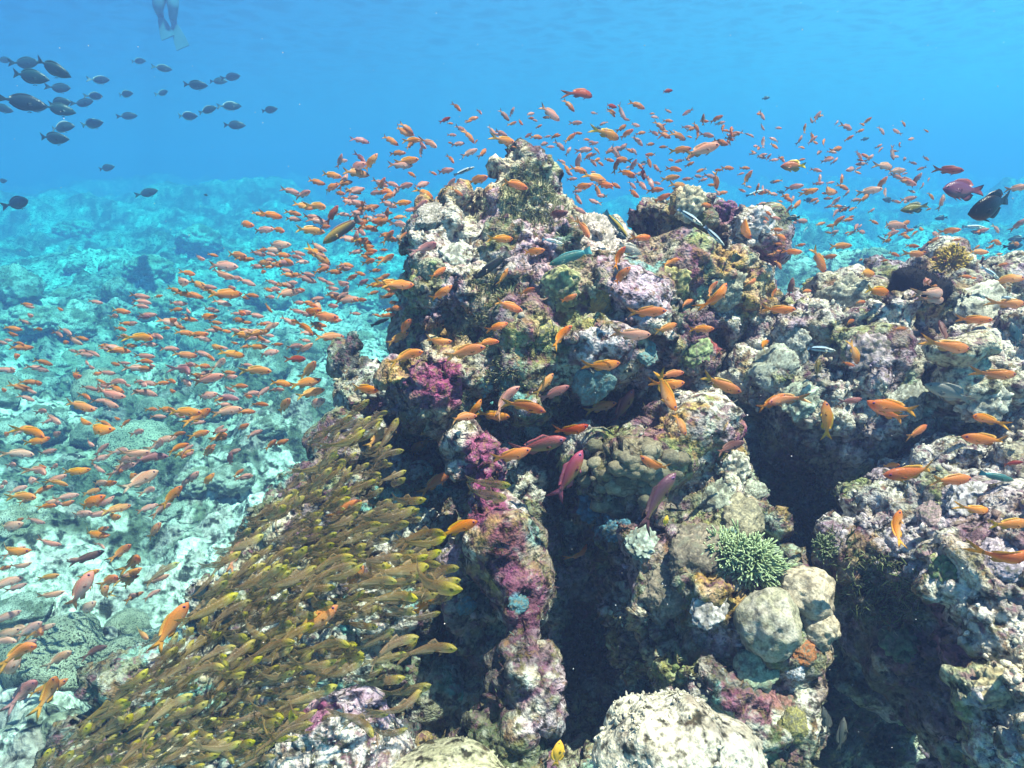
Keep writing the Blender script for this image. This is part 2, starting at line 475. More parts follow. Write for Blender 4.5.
def laplace(v, f, it=1):
    for _ in range(it):
        s = np.zeros_like(v); c = np.zeros(len(v))
        for k in range(4):
            a, b = f[:, k], f[:, (k + 1) % 4]
            np.add.at(s, a, v[b]); np.add.at(c, a, 1)
        v = 0.5 * v + 0.5 * s / c[:, None]
    return v
def rough_rock(v, f, seed, amp=1.0):
    v = laplace(v, f, 3)
    n = normals_of(v, f)
    v = v + n * (amp * 0.045 * fbm(v * 6, 3, seed))[:, None]
    n = normals_of(v, f)
    d1, d2, c = worley(v * 5.2 + 2, seed + 2)
    v = v + n * (amp * 0.062 * (np.sqrt(np.clip(0.8 - d1, 0, 1)) - 0.5) * (0.3 + 0.9 * c))[:, None]
    n = normals_of(v, f)
    rough = 0.35 + 1.15 * sstep(-0.25, 0.3, fbm(v * 5 + 31, 2, seed + 30))
    d1, d2, c = worley(v * 11 + 5, seed + 5)
    h = 0.036 * (np.sqrt(np.clip(0.75 - d1, 0, 1)) - 0.4) * (0.4 + c)
    h = h + 0.016 * rough * fbm(v * 22, 3, seed + 9)
    v = v + n * (amp * h)[:, None]
    n = normals_of(v, f)
    d1, d2, c = worley(v * 34, seed + 15)
    h = 0.008 * (np.sqrt(np.clip(0.8 - d1, 0, 1)) - 0.45) + 0.007 * fbm(v * 60, 2, seed + 19)
    pit = sstep(0.25, 0.05, worley(v * 13 + 9, seed + 25)[0]) * (vnoise(v * 5, seed + 3) > 0.0)
    v = v + n * (amp * (h * rough - 0.024 * pit))[:, None]
    return v
def colour_rock(v, seed, palette, weights, patches=()):
    """encrusting growth: every irregular cell takes one pigment"""
    wv = v + 0.02 * np.stack([fbm(v * 20 + s * 3, 2, seed + s) for s in range(3)], -1)
    pal = np.array(palette); cum = np.cumsum(weights) / np.sum(weights)
    _, _, c1 = worley(wv * 9, seed + 40)
    _, _, c2 = worley(wv * 24, seed + 50)
    _, _, c3 = worley(wv * 60, seed + 60)
    col = 0.60 * pal[np.searchsorted(cum, np.clip(c1, 0, 0.999))] + 0.24 * pal[np.searchsorted(cum, np.clip(c2, 0, 0.999))] + 0.16 * pal[np.searchsorted(cum, np.clip(c3, 0, 0.999))]
    jag = fbm(v * 14, 4, seed + 70, 0.6)
    for (px, py, d, rad, colr, st) in patches:  # placed patches: crust colour, some with shade painted in
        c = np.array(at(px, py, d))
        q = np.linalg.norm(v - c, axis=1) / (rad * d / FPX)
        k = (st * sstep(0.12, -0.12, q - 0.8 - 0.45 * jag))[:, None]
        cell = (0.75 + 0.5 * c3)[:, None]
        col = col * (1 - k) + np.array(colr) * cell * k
    return col
def crust(name, v, f, cols, parent, count, rmin, rmax, seed, pale=0.15):
    """thousands of small polyps, lumps and tube mouths that make the crust nubbly"""
    g = np.random.default_rng(seed)
    n = normals_of(v, f)
    pick = g.choice(len(v), count)
    keep = fbm(v[pick] * 7, 2, seed) + 0.5 * g.random(count) > 0.25
    pick = pick[keep]; k = len(pick)
    bv, bf = ico(1)
    rad = rmin + (rmax - rmin) * g.random(k) ** 4
    sc = rad[:, None] * (0.45 + 1.0 * g.random((k, 3)))
    P = v[pick] + n[pick] * (rad * 0.35)[:, None]
    V = (bv[None] * sc[:, None, :] * (1 + 0.8 * (g.random((k, len(bv), 1)) - 0.5)) + P[:, None]).reshape(-1, 3)
    F = (bf[None] + (np.arange(k) * len(bv))[:, None, None]).reshape(-1, 3)
    c = cols[pick] * (0.6 + 0.8 * g.random((k, 1)))
    w = (g.random(k) < pale)[:, None]
    c = np.where(w, c * 0.5 + np.array([0.5, 0.49, 0.43]) * 0.5, c)
    C = np.repeat(c, len(bv), 0)
    o = link(name, mesh_np(name, V, [F], M_CRUST, C), parent)
    tag(o, kind="stuff")
    return o
def tufts(name, v, f, centres, parent, count, lmin, lmax, seed, cols):
    """shaggy turf: narrow bent blades rooted on the rock"""
    g = np.random.default_rng(seed)
    n = normals_of(v, f)
    w = np.zeros(len(v))
    jag = fbm(v * 16, 3, seed)
    for (px, py, d, rad) in centres:
        q = np.linalg.norm(v - np.array(at(px, py, d)), axis=1) / (rad * d / FPX)
        w = np.maximum(w, sstep(1.1, 0.6, q + 0.35 * jag))
    w /= w.sum()
    pick = g.choice(len(v), count, p=w)
    P, N = v[pick], n[pick]
    rd = g.normal(size=(count, 3)); rd /= np.linalg.norm(rd, axis=1, keepdims=True)
    D = N + 0.75 * rd + np.array([0, 0, 0.15]); D /= np.linalg.norm(D, axis=1, keepdims=True)
    S = np.cross(D, g.normal(size=(count, 3))); S /= np.linalg.norm(S, axis=1, keepdims=True)
    T = np.cross(D, S)
    L = (lmin + (lmax - lmin) * g.random(count) ** 1.6)[:, None]; W = L * (0.10 + 0.10 * g.random((count, 1)))
    B = (g.random((count, 1)) - 0.5) * 0.7
    rows = []
    for t, wd in ((-0.1, 1.0), (0.4, 1.0), (0.8, 0.7), (1.0, 0.12)):
        c = P + D * L * t + T * L * B * t * t
        rows += [c + S * W * wd * 0.5, c + T * W * wd * 0.28, c - S * W * wd * 0.5]
    V = np.stack(rows, 1)
    F = []
    for r_ in range(3):
        a = r_ * 3
        for (i, j) in ((0, 1), (1, 2), (2, 0)): F.append([a + i, a + j, a + 3 + j, a + 3 + i])
    F = np.array(F)[None] + (np.arange(count) * 12)[:, None, None]
    pal = np.array(cols); c = pal[g.integers(0, len(pal), count)] * (0.7 + 0.6 * g.random((count, 1)))
    o = link(name, mesh_np(name, V.reshape(-1, 3), [F.reshape(-1, 4)], M_ALGAE, np.repeat(c, 12, 0)), parent)
    tag(o, kind="stuff")
    return o

def base_empty(name, px, py, d, label, cat, group=None):
    o = link(name, None); o.location = at(px, py, d); o.empty_display_size = 0.05
    tag(o, label, cat, group)
    return o
def rock_part(name, blobs, voxel, seed, palette, weights, patches, root, amp=1.0, mat=None, hollows=()):
    v, f = remesh_blobs(blobs, voxel)
    for (px, py, d, rx, ry, dep) in hollows:          # caves and overhangs
        c = np.array(at(px, py, d)); ray = c / np.linalg.norm(c)
        q = (v - c) @ np.array(CAM_ROT)
        k = d / FPX
        e_ = np.sqrt((q[:, 0] / (rx * k)) ** 2 + (q[:, 1] / (ry * k)) ** 2)
        v = v + ray * (dep * sstep(1.15, 0.55, e_ + 0.2 * vnoise(v * 9, 77)) * (q[:, 2] > -0.3))[:, None]
    v = rough_rock(v, f, seed, amp)
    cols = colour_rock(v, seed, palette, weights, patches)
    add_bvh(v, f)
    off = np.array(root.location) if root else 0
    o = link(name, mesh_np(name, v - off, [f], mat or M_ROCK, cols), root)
    return o, v, f, cols

VOX = 0.0075
# --- the pinnacle
PIN = [
 (528,192,2.03,34,38,.13),(532,228,2.01,36,46,.15),(510,172,2.04,19,22,.08),(521,160,2.05,18,18,.07),(548,192,2.04,18,28,.09),(556,222,2.03,16,30,.09),
 (518,205,2.03,36,36,.14),(506,222,2.0,32,36,.13),(440,245,1.97,40,40,.15),(452,220,2.02,36,26,.12),(425,238,2.0,24,28,.10),(480,250,1.97,32,26,.12),(420,300,1.97,26,58,.12),(450,290,1.88,46,56,.15),(478,212,2.10,26,18,.06),
 (520,290,1.98,80,85,.20),(560,335,1.98,110,85,.22),(590,262,2.05,40,32,.14),(480,330,1.9,60,50,.16),
 (434,382,1.74,36,44,.12),(450,415,1.76,28,24,.08),(470,360,1.8,40,40,.12),
 (530,345,1.78,62,52,.14),(585,350,1.74,52,40,.11),(560,310,1.84,50,45,.12),(520,400,1.78,28,24,.09),
 (630,298,1.78,40,36,.12),(622,345,1.78,50,34,.11),(650,330,1.80,36,34,.10),
 (692,226,2.02,32,26,.12),(740,238,2.02,28,36,.14),(716,216,2.04,28,18,.12),(645,218,2.08,18,16,.08),(622,256,2.06,22,20,.10),
 (665,222,2.12,36,30,.10),(705,245,2.15,50,40,.08),
 (680,270,1.92,44,32,.14),(725,285,1.93,42,34,.15),(740,315,1.98,24,36,.12),(700,325,1.95,46,30,.14),(655,270,1.9,34,28,.10),
 (690,350,1.92,26,34,.12),(680,390,1.9,22,34,.10),
 (600,430,2.08,110,80,.18),(430,470,2.02,52,80,.14),
 (472,452,1.62,12,26,.06),(486,492,1.57,22,44,.09),(500,540,1.52,17,40,.08),(512,575,1.49,18,36,.08),(520,612,1.45,28,50,.09),(520,680,1.38,36,50,.09),(502,745,1.33,40,44,.09),(474,570,1.66,20,70,.08),
 (640,468,1.66,52,42,.13),(610,470,1.68,34,30,.10),(690,440,1.70,36,40,.12),(735,470,1.66,20,28,.08),(715,515,1.62,44,42,.12),(750,515,1.62,20,36,.09),
 (655,545,1.53,44,40,.11),(605,520,1.75,30,44,.08),(700,585,1.45,62,50,.13),(640,600,1.50,40,44,.10),(650,640,1.48,34,40,.08),
 (760,640,1.40,52,52,.12),(735,700,1.35,52,54,.11),(790,720,1.36,26,50,.08),(690,660,1.40,44,44,.10),(775,590,1.46,30,30,.09),
 (600,690,1.85,110,130,.14),(580,560,2.0,150,190,.22),(420,660,1.85,100,130,.16),(470,700,1.7,60,90,.10),(760,760,1.34,60,40,.1),
 (640,840,1.5,160,90,.2),(420,840,1.55,130,90,.2),(640,980,1.7,260,120,.35),
]
FLANK = [
 (352,442,1.95,38,32,.14),(352,362,2.15,20,30,.10),(365,395,2.0,42,30,.12),(312,522,1.8,60,52,.14),(250,604,1.68,62,54,.14),(176,694,1.55,70,54,.14),
 (380,540,1.9,80,80,.15),(330,640,1.7,100,80,.15),(260,740,1.55,120,60,.14),(125,764,1.5,70,44,.12),(200,860,1.6,180,90,.25),(330,760,1.5,80,60,.10),(420,700,1.72,60,50,.1),
]
pin_root = base_empty("coral_pinnacle", 600, 860, 1.5, "tall craggy coral pinnacle crusted magenta, mint and tan in the middle of the picture", "coral rock")
pin_pal = [TAN, PALE, TURF, OLIVE, MAUVE, PLUM, TEAL, GREY, MINT, OCHRE, DARK, MAG, BROWN]
pin_w = [1.4, 1.0, 1.2, 1.0, 0.8, 1.1, 0.25, 0.6, 0.28, 0.5, 0.9, 0.3, 1.2]
pin_patch = [  # crust colours; dark ones at lower centre also paint in shade
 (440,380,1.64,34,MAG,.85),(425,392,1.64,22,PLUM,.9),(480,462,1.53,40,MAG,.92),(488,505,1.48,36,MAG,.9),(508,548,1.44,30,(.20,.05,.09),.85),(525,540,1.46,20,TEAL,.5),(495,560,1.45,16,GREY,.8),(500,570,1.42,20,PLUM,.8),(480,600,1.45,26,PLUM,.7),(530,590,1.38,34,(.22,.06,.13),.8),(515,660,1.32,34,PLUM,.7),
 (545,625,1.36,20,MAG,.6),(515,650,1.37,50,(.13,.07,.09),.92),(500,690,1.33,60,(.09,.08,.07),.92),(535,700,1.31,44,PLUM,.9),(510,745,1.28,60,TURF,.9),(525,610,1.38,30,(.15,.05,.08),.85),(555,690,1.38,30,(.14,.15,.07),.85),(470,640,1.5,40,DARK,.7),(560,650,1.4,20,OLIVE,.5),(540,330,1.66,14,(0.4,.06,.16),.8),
 (630,282,1.68,34,MAUVE,.8),(650,300,1.68,28,(0.5,.42,.52),.8),(598,345,1.64,34,(0.64,.60,.60),.85),(575,360,1.62,26,(0.6,.6,.54),.7),(680,262,1.85,30,(.5,.5,.38),.6),(580,375,1.62,26,(0.35,.55,.55),.8),
 (592,245,1.95,44,(0.70,.60,.54),.9),(745,235,1.9,24,(0.6,.55,.52),.8),(722,212,1.94,18,(0.25,.08,.18),.8),(690,200,1.95,24,(0.55,.50,.38),.7),
 (705,240,2.05,40,PLUM,.7),(700,335,1.82,40,PLUM,.8),(715,345,1.82,16,(0.35,.05,.04),.7),
 (448,240,1.88,48,(0.62,.60,.52),.75),(410,235,1.9,20,(0.5,.46,.44),.6),(690,360,1.82,16,(0.35,.5,.2),.6),
 (540,325,1.68,16,(0.5,.45,.2),.8),(555,290,1.75,24,(0.42,.44,.22),.7),(620,290,1.75,14,OCHRE,.0),
 (600,515,1.66,26,(0.10,.30,.42),.8),(612,500,1.66,18,(0.08,.28,.40),.8),(620,470,1.56,50,(0.24,.21,.14),.75),(660,490,1.55,40,(0.26,.23,.16),.7),
 (735,490,1.56,26,(0.62,.60,.50),.7),(660,560,1.42,30,(0.28,.25,.20),.7),(705,560,1.42,26,(0.30,.26,.2),.6),(648,525,1.44,14,(0.5,.42,.62),.8),
 (735,460,1.58,10,(0.55,.42,.03),.9),(520,600,1.35,14,(0.10,.36,.45),.8),(470,610,1.42,10,(0.10,.36,.45),.8),
 (770,690,1.3,26,(0.36,.16,.16),.7),(745,720,1.28,20,(0.42,.2,.1),.6),(780,730,1.28,22,(0.5,.45,.15),.5),(520,715,1.3,30,(0.5,.46,.38),.7),
 (510,172,1.97,34,(0.58,.53,.38),.85),(530,190,1.92,40,(0.44,.44,.26),.75),(550,215,1.95,30,(0.5,.5,.33),.75),(470,205,1.98,24,(.5,.47,.36),.6),(560,600,1.36,16,(0.3,.4,.1),.6),
]
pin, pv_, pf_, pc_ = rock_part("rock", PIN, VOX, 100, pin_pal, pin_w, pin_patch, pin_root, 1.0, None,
    [(600,415,1.72,62,30,.28),(415,468,1.7,40,44,.25),(602,680,1.5,36,70,.22),(472,208,1.9,18,18,.07),(655,222,1.95,26,14,.10),(708,338,1.8,34,22,.10),
     (572,520,1.6,22,64,.14),(600,560,1.6,18,40,.15),(425,700,1.5,44,60,.2),(548,455,1.6,34,26,.14),(395,300,1.9,14,60,.08),(455,330,1.75,20,22,.07),(665,355,1.7,16,18,.08),(640,515,1.55,16,16,.06),(690,480,1.58,16,14,.06)])
crust("coral_crust", pv_ - np.array(pin_root.location), pf_, pc_, pin_root, 12000, 0.0022, 0.009, 5)
OFF = np.array(pin_root.location)
_t = tufts("algae_turf", pv_, pf_, [(530,205,1.9,40),(540,235,1.9,34),(518,180,1.92,18),(500,300,1.78,28),(480,330,1.75,24),(500,375,1.68,22),(465,400,1.66,16)], pin_root, 4200, 0.009, 0.022, 3,
       [(0.30,.30,.13),(0.46,.43,.24),(0.20,.23,.10),(0.56,.53,.36),(0.24,.34,.20)])
_t.location = -OFF
_t = tufts("filament_turf", pv_, pf_, [(600,500,1.6,300)], pin_root, 5000, 0.005, 0.014, 4,
       [(0.20,.20,.10),(0.30,.30,.2),(0.12,.16,.08),(0.25,.13,.14),(0.5,.48,.4),(0.2,.3,.24)])
_t.location = -OFF

flank_root = base_empty("rock_slope", 220, 820, 1.6, "low rubbly rock slope at the left foot of the pinnacle under the golden sweepers", "rock")
fl, v_, f_, c_ = rock_part("rock", FLANK, 0.009, 300, [DARK, TURF, GREY, PALE, TEAL, PLUM, TAN], [1, 1, 1, .6, .6, .5, .8],
     [(375,400,1.9,14,PLUM,.9),(355,360,2.05,34,DARK,.9),(385,375,1.95,24,(0.5,.52,.45),.6)], flank_root, 1.0)
crust("coral_crust", v_ - np.array(flank_root.location), f_, c_, flank_root, 4500, 0.003, 0.012, 6)

# --- the reef to the right
BACK = [
 (790,335,1.95,46,36,.18),(855,318,2.0,64,40,.25),(930,318,2.05,60,46,.25),(895,285,2.2,40,22,.15),(945,272,2.15,26,24,.10),(985,300,2.1,34,36,.2),
 (800,395,1.85,60,40,.18),(860,385,1.85,66,52,.2),(770,380,1.9,44,24,.15),(815,445,1.9,56,36,.16),(950,385,1.82,80,56,.22),(1010,370,1.85,70,60,.3),
 (870,420,1.85,70,34,.16),(900,440,2.0,70,40,.14),(1050,400,1.9,90,90,.3),(820,520,2.3,120,130,.2),(900,600,2.2,160,180,.2),(840,720,2.05,150,150,.2),
 (1040,330,2.1,60,40,.25),(760,360,2.2,50,60,.15),
]
back_root = base_empty("reef_ledge", 860, 880, 2.1, "pale knobbly reef ledge with a dark overhang behind the right boulder", "coral rock")
bk, v_, f_, c_ = rock_part("rock", BACK, 0.008, 500, [PALE, TAN, (0.5,.46,.36), MAUVE, GREY, DARK, PLUM, OLIVE, MINT, OCHRE], [1.3, 1.4, 1.2, .8, .5, .7, .9, .5, .1, .4],
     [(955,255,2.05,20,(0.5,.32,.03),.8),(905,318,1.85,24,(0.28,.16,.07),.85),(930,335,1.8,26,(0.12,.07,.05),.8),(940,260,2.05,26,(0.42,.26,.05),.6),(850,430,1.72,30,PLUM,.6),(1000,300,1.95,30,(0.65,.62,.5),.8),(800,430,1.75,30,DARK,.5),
      (785,345,1.8,30,(0.6,.58,.5),.7),(775,370,1.8,24,(.45,.47,.4),.7),(820,520,2.1,100,DARK,.9),(860,640,2.0,150,DARK,.9)], back_root, 1.0, None, [(905,452,1.85,48,18,.22),(840,372,1.75,22,14,.08),(930,378,1.75,34,12,.08),(790,470,1.8,50,34,.18)])  # DARK patches paint the crevice's shade onto its back walls
crust("coral_crust", v_ - np.array(back_root.location), f_, c_, back_root, 6000, 0.003, 0.011, 7)
BK = (v_, f_)
NEAR = [
 (1010,450,1.72,70,30,.16),(960,470,1.62,60,30,.14),(1060,440,1.7,90,50,.25),(905,505,1.52,50,30,.14),(960,515,1.46,70,40,.16),(1030,500,1.5,80,50,.2),
 (900,550,1.42,60,44,.14),(975,575,1.30,76,56,.16),(1040,580,1.25,80,80,.2),(868,552,1.5,36,36,.12),(925,610,1.42,60,56,.14),
 (1010,650,1.16,54,64,.13),(1050,730,1.02,66,74,.15),(965,650,1.32,46,50,.12),(1080,640,1.2,110,140,.25),(1000,700,1.25,40,60,.12),(1050,840,1.1,100,120,.2),
 (895,605,1.44,54,58,.14),(945,655,1.38,66,66,.15),(985,725,1.30,60,62,.14),(900,650,1.60,50,60,.10),(1020,800,1.5,90,90,.15),
]
near_root = base_empty("reef_boulder", 1020, 900, 1.4, "big rough coral boulder with sunlit pink and cream top in the lower right corner", "coral rock")
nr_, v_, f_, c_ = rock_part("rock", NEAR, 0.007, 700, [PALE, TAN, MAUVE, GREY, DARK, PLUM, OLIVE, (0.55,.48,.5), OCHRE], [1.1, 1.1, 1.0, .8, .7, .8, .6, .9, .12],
     [(870,590,1.38,60,(.10,.08,.08),.6),(900,620,1.30,60,(.11,.09,.07),.6),(935,660,1.25,70,PLUM,.6),(900,680,1.45,70,DARK,.7),(970,730,1.2,60,(.12,.07,.09),.6),(905,560,1.28,30,(0.08,.13,.06),.8),(935,515,1.25,18,(0.45,.32,.32),.8),(960,640,1.2,40,PLUM,.5),(1010,690,1.1,40,(0.6,.45,.2),.5),(960,480,1.5,44,(0.66,.6,.58),.7),(1010,520,1.3,50,(0.62,.55,.55),.7),(1020,680,1.02,40,(0.6,.52,.36),.6)], near_root, 0.85)  # dark patches paint shade onto the boulder's left face
crust("coral_crust", v_ - np.array(near_root.location), f_, c_, near_root, 8000, 0.0025, 0.009, 8)
_t = tufts("algae_turf", v_, f_, [(830,545,1.4,26),(870,600,1.35,50)], near_root, 900, 0.010, 0.026, 9, [(0.2,.26,.10),(0.14,.18,.08),(0.36,.38,.22)])
_t.location = -np.array(near_root.location)

# --- separate corals and stones
def stone(name, blobs, seed, pal, w, label, cat, voxel=0.006, amp=0.35, mat=None, nodules=0, patches=(), group=None):
    px, py, d = blobs[0][:3]
    root = base_empty(name, px, py + blobs[0][4], d, label, cat, group)
    o, v, f, c = rock_part("rock" if "rock" in name else "skeleton", blobs, voxel, seed, pal, w, patches, root, amp, mat)
    if nodules: crust("coral_crust", v - np.array(root.location), f, c, root, nodules, 0.002, 0.006, seed)
    return root, v, f
P_POR = [(0.44,.36,.26),(0.52,.44,.33),(0.34,.28,.2)]
def dome_coral(px, py, d, rx, ry, seed, label, pal=P_POR):
    """smooth lobed massive coral, one closed skin"""
    bv, bf = ico(5)
    k = d / FPX
    lob = fbm(bv * 1.8 + seed, 2, seed) * 0.15 + fbm(bv * 6 + seed, 4, seed, .6) * 0.045
    dents = -0.06 * sstep(0.30, 0.12, worley(bv * 2.6 + seed, seed)[0])
    w = (bv * (1 + lob + dents)[:, None] * np.array([rx * k, ry * k, rx * k])) @ np.array(CAM_ROT).T
    n1 = fbm(bv * 3 + seed, 4, seed + 2)
    c = np.array(pal[0]) * (1 - sstep(-.3, .3, n1))[:, None] + np.array(pal[1]) * sstep(-.3, .3, n1)[:, None]
    c = c * (1 - 0.55 * sstep(0.0, 0.45, fbm(bv * 5, 4, seed + 4, .65)))[:, None]
    c = np.where((worley(bv * 9 + seed, seed)[0] < .22)[:, None], c * .5, c)
    o = link("boulder_coral", mesh_np("boulder_coral", w, [bf], M_CORAL, c)); o.location = at(px, py, d)
    add_bvh(w + np.array(o.location), bf)
    return tag(o, label, "coral", "smooth boulder corals on the pinnacle's right edge")
dome_coral(804, 594, 1.36, 29, 26, 3, "smooth beige boulder coral, highest and largest of the round three on the pinnacle's right edge")
dome_coral(818, 628, 1.33, 19, 20, 5, "small round cream boulder coral bulging out over the dark crevice")
dome_coral(768, 624, 1.30, 30, 34, 9, "greenish dented boulder coral below the bright green branching tuft", [(0.33,.31,.22),(0.46,.42,.34)])
stone("pale_coral_mound", [(668,748,1.05,60,48,.10),(700,765,1.05,62,40,.10),(632,770,1.04,36,40,.08),(670,830,1.05,90,60,.12)], 41, [(0.54,.51,.40),(0.60,.57,.48),(0.42,.40,.30),(0.30,.25,.2)], [1, 1, .5, .15],
      "pale sandy coloured coral mound at the bottom centre edge of the picture", "coral", amp=0.22, nodules=1600, mat=M_PALE)
stone("pale_coral_mound", [(450,775,1.15,56,18,.08),(400,785,1.15,40,18,.08),(440,830,1.15,90,40,.1)], 43, [(0.5,.46,.33),(0.4,.38,.25),(0.3,.28,.18)], [1, 1, .6],
      "low cream coral mound cut by the bottom edge left of the big pale one", "coral", amp=0.22, nodules=500, mat=M_PALE)
stone("encrusted_rock", [(345,730,1.20,36,36,.09),(320,760,1.20,40,30,.08),(370,770,1.2,30,34,.08),(345,800,1.2,60,40,.1)], 45, [PLUM, MAG, MAUVE, PALE, DARK, OCHRE, (0.5,.5,.52)], [1.2, .8, .8, .8, .8, .15, .6],
      "small dark plum crusted rock with white tips below the sweeper shoal", "rock", amp=0.6, nodules=1500, patches=[(355,705,1.12,16,(0.6,.58,.6),.8)])
stone("pale_stone", [(182,752,1.18,26,14,.05),(165,760,1.18,20,10,.04)], 47, [(0.58,.52,.4),(0.5,.46,.34)], [1, 1], "cream stone nearest the bottom edge under the lower sweepers", "stone", amp=0.15, group="cream stones under the sweepers")
stone("pale_stone", [(140,764,1.18,30,12,.05)], 48, [(0.58,.52,.4),(0.5,.46,.34)], [1, 1], "flat cream stone cut by the bottom edge left of the other cream stone", "stone", amp=0.15, group="cream stones under the sweepers")
def lobed_coral():
    """a crowd of small rounded lobes grown into one another"""
    g = np.random.default_rng(12); V, F, C = [], [], []
    bv, bf = ico(3); c0 = np.array(at(632, 478, 1.50)); off = 0
    for k in range(60):
        px, py = g.normal(632, 24), g.normal(478, 17)
        d = min(surf_depth(px, py), 1.62) + 0.004; r = g.uniform(5, 11) * d / FPX
        s = bv * (1 + 0.16 * fbm(bv * 2 + k, 2, k) + 0.05 * fbm(bv * 7 + k, 2, k))[:, None] * r * np.array([1.15, 1, .9])
        V.append(s + np.array(at(px, py, d)) - c0); F.append(bf + off); off += len(bv)
        base = np.array([(.20,.17,.11), (.25,.22,.15), (.15,.14,.09)][k % 3]) * g.uniform(.8, 1.2)
        C.append(base * (1 + 0.35 * fbm(bv * 6 + k, 2, 5))[:, None])
    o = link("lobed_coral", mesh_np("lobed_coral", np.concatenate(V), [np.concatenate(F)], M_CORAL, np.concatenate(C))); o.location = c0
    tag(o, "cluster of grey brown lobed coral knobs on the shaded middle of the pinnacle", "coral")
lobed_coral()
stone("knobbly_coral", [(955,350,1.55,28,16,.06),(975,345,1.55,22,14,.06),(965,380,1.6,26,26,.07)], 51, [(0.55,.5,.36),(0.6,.56,.44),(0.4,.34,.2)], [1, 1, .4],
      "cream knob of coral on the sunny ledge at right, above its own shadow", "coral", amp=0.25)
# black cup sponge with a wide dark mouth
def black_sponge():
    root = base_empty("black_sponge", 918, 330, 1.9, "black rounded sponge on top of the reef ledge beside the yellow crusted knob", "sponge")
    o, v, f, c = rock_part("body", [(912,283,1.82,20,18,.06),(934,289,1.82,14,13,.05)], 0.006, 61, [(0.003,.003,.005),(0.006,.005,.007)], [1, 1], [], root, 0.3, M_CORAL)
    t = tufts("sponge_fibres", v, f, [(920,290,1.75,60)], root, 1500, 0.004, 0.010, 17, [(0.006,.006,.009),(0.012,.010,.014)]); t.location = -np.array(root.location)
black_sponge()
def branch_coral(px, py, d, rad, n, seed, label, c0, c1, name="branching_coral", thin=1.0):
    """a cushion of forked finger branches"""
    g = random.Random(seed); R0 = rad * d / FPX
    V, F, C = [], [], []
    def tube(p, q, r0, r1, ca, cb):
        ax = (q - p).normalized(); s = ax.orthogonal().normalized(); t = ax.cross(s)
        b = len(V)
        for (c, r_, cc) in ((p, r0, ca), (p.lerp(q, .6), (r0 + r1) / 2, ca), (q, r1, cb)):
            for k in range(6):
                a = k * math.pi / 3
                V.append(c + (s * math.cos(a) + t * math.sin(a)) * r_); C.append(cc)
        for ring in range(2):
            for k in range(6):
                F.append([b + ring * 6 + k, b + ring * 6 + (k + 1) % 6, b + ring * 6 + 6 + (k + 1) % 6, b + ring * 6 + 6 + k])
        V.append(q + ax * r1 * .9); C.append(cb); tip = len(V) - 1
        for k in range(6): F.append([b + 12 + k, b + 12 + (k + 1) % 6, tip, tip])
    out = (at(px, py, 1) * -1).normalized() * 0.75 + Vector((0, 0, .65))
    cl = [Vector((g.uniform(-1, 1), g.uniform(-.3, .3), g.uniform(-.7, .6))) * R0 * (.55 if thin < 1 else .2) for _ in range(5)]
    for _ in range(n):
        dr = Vector((g.gauss(0, 1), g.gauss(0, 1), g.gauss(0, 1))).normalized() + out.normalized() * 0.55
        dr.normalize()
        ox = cl[g.randrange(5)]; p = dr * R0 * .2 + ox; q = ox * 1.0 + (.62 if thin < 1 else 1) * dr * R0 * g.uniform(.5, .85)
        q += Vector((g.gauss(0, 1), g.gauss(0, 1), g.gauss(0, 1))) * R0 * .05
        tube(p, q, R0 * .055 * thin, R0 * .05 * thin, c0, c0)
        for _ in range(3):
            e_ = q + (dr + Vector((g.gauss(0, 1), g.gauss(0, 1), g.gauss(0, 1))) * .55).normalized() * R0 * g.uniform(.18, .32)
            tube(q, e_, R0 * .05 * thin, R0 * .034 * thin, c0, c1)
    tri = [f[:3] for f in F if f[2] == f[3]]; quad = [f for f in F if f[2] != f[3]]
    o = link(name, mesh_np(name, np.array([v[:] for v in V]), [quad, tri], M_CORAL, np.array(C))); o.location = at(px, py, d)
    return tag(o, label, "coral")
branch_coral(746, 562, 1.38, 40, 520, 2, "bright green cushion of branching coral above the round beige corals", (0.20,.27,.13), (0.42,.53,.30), thin=.48)
branch_coral(952, 262, 2.0, 17, 45, 4, "yellow tipped stubby coral on the knob beside the black sponge", (0.30,.2,.05), (0.65,.42,.05))
branch_coral(825, 548, 1.42, 16, 40, 6, "small olive branching coral on the shaded left rim of the right boulder", (0.13,.17,.08), (0.34,.38,.22))

